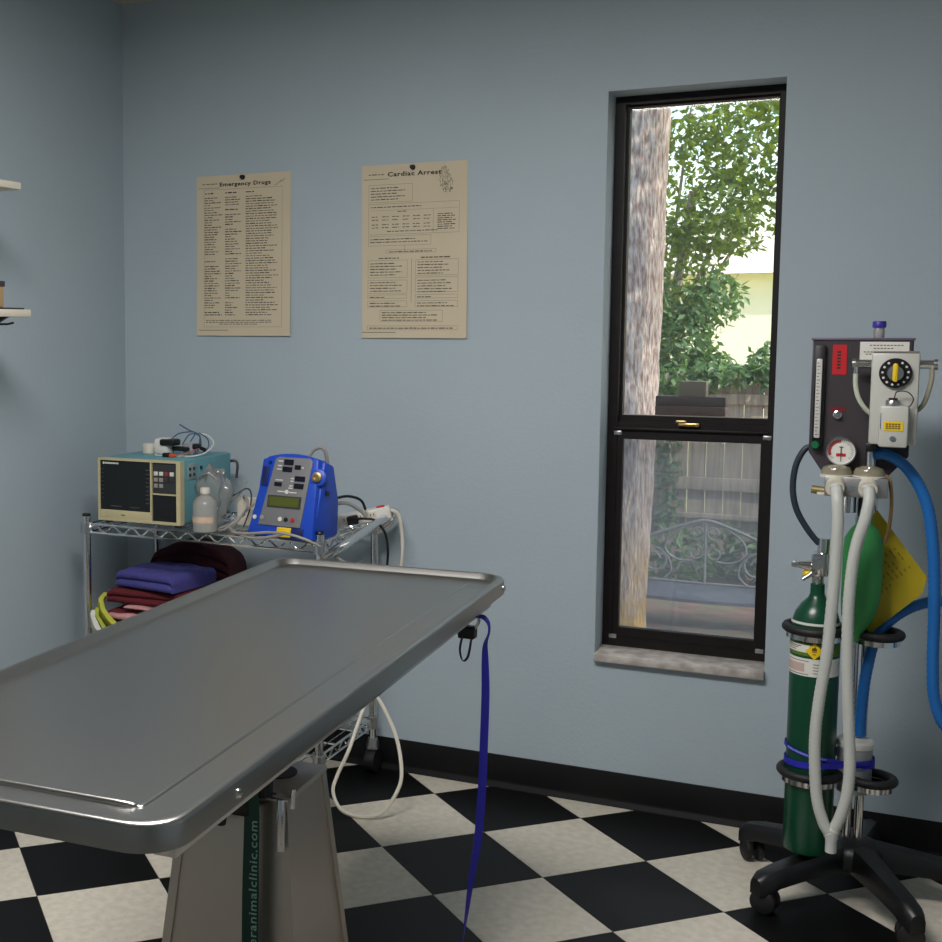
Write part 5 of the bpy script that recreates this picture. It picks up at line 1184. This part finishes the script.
tree('leafy_tree', (3.3, 3.6, GZ), [((3.1, 3.7, 3.3), (1.0, 1.0, 0.9), 4), ((2.5, 4.1, 2.6), (0.7, 0.8, 0.8), 3), ((3.4, 3.2, 2.4), (0.8, 0.7, 0.7), 2), ((3.0, 4.4, 4.3), (1.2, 1.0, 0.7), 3), ((2.2, 4.2, 4.2), (0.8, 0.8, 0.6), 2)],
     7000, 0.11, 'leaf', 'unseen leafy tree added right of the window to shade the trunk', 31)  # out of view, added so its crown blocks sun from trunk and bench
cr = thing('creeper', (0.72, FY - 0.06, GZ + 0.1), 'thin green creeper climbing the fence planks', 'plant')
rnd = random.Random(8)
MB().tube([(0.78, FY - 0.055, GZ + 0.12), (0.70, FY - 0.055, -0.2), (0.76, FY - 0.055, 0.2), (0.71, FY - 0.06, 0.6)], 0.006, seg=6).build('stem', 'bark', cr)
leaves([((0.74, FY - 0.08, -0.15 + 0.13 * i), (0.09, 0.04, 0.08), 1) for i in range(7)], 230, 0.08, rnd).build('foliage', 'leaf2', cr, kind='stuff', smooth=0)
# ferny plants under the bench and along the fence foot
for i, (px_, py_, nm_) in enumerate(((0.92, 6.2, 'low green weed left of the bench'), (1.30, 6.45, 'low green weed behind the bench back'), (1.62, 6.3, 'low green weed right of the bench'))):
    w_ = thing('garden_weed', (px_, py_, GZ + 0.08), nm_, 'plant', 'weeds along the fence foot')
    leaves([((px_, py_, GZ + 0.28), (0.22, 0.12, 0.24), 1)], 240, 0.10, random.Random(60 + i)).build('foliage', 'leaf2', w_, kind='stuff', smooth=0)
# palm fronds just above the fence, on the right
pf = thing('palm_plant', (1.95, 7.6, GZ + 0.1), 'small palm with narrow fronds above the fence', 'palm')
MB().tube([(1.95, 7.6, GZ + 0.1), (1.9, 7.6, 0.5), (1.86, 7.6, 1.2)], 0.05, seg=8).build('trunk', 'bark', pf)
rnd = random.Random(9)
for k in range(8):
    a = PI * (0.72 + 0.11 * (k - 3)); L = 0.5
    pts = [(1.86 + math.cos(a) * L * t, 7.55 - 0.1 * t * (k % 3), 1.25 + 0.28 * math.sin(max(0.2, a % PI)) * t - 0.22 * t * t) for t in (0, 0.33, 0.66, 1)]
    fr_ = MB(); P = spline(pts, 5)
    for q in P[2:]:
        for sg in (-1, 1):
            e = q + Vector((rnd.uniform(-0.02, 0.02) - 0.03, 0.02 * sg, sg * 0.07 - 0.03)); n2 = Vector((0.008, 0, 0))
            fr_.bm.faces.new([fr_.bm.verts.new(v) for v in (q - n2, q + n2, e)])
    fr_.build('frond', 'leaf2', pf, kind='stuff', smooth=0)
# pale sunlit house and lawn beyond the fence
ho = thing('neighbouring_house', (2.0, 19.0, GZ), 'pale cream house with low roof seen beyond the fence', 'house')
MB().box(-1.5, 8.0, 19.0, 25.0, GZ, 2.3, 0.0).build('wall', mat('cream_stucco', rgb(240, 232, 204), 0.9, var=0.05, scale=3), ho, smooth=0)
MB().prism([(18.6, 2.3), (25.4, 2.3), (22.0, 3.3)], 'X', -1.9, 8.4).build('roof', mat('tan_shingle', rgb(206, 200, 186), 0.9, var=0.2, scale=20), ho, smooth=0)
wnd = MB().box(2.9, 4.0, 18.97, 19.03, 0.4, 1.5).build('window', 'white', ho, smooth=0); MB().box(2.96, 3.94, 18.955, 18.99, 0.46, 1.44).build('pane', 'screen', wnd, smooth=0)
MB().box(-6.0, 14.0, 8.8, 18.5, GZ + 0.02, GZ + 0.24).build('lawn', mat('sunlit_grass', rgb(190, 192, 128), 0.95, var=0.2, scale=10), kind='structure', smooth=0)

# ---- brown wooden box on the outer ledge of the window
eb = thing('wooden_box', (1.80, 0.20, 1.10), 'dark brown wooden box with a smaller block on it outside the upper pane', 'box')
M['brownwood'] = mat('dark_brown_wood', rgb(70, 50, 44), 0.7, var=0.25, scale=12, stretch=(1, 4, 8))
MB().box(1.712, 1.906, 0.182, 0.25, 1.105, 1.150, 0.002).build('lower_board', 'brownwood', eb)
MB().box(1.712, 1.906, 0.186, 0.25, 1.150, 1.178, 0.002).build('upper_board', mat('darker_wood', rgb(46, 36, 36), 0.7), eb)
MB().box(1.776, 1.851, 0.19, 0.24, 1.178, 1.222, 0.002).build('top_block', mat('olive_grey_wood', rgb(92, 88, 76), 0.8), eb)
MB().box(1.70, 1.92, 0.168, 0.26, 1.085, 1.105, 0.002).build('ledge', 'dark_frame', eb)

# tidy: helper property not needed any more
for o in bpy.data.objects:
    if '_o' in o.keys(): del o['_o']
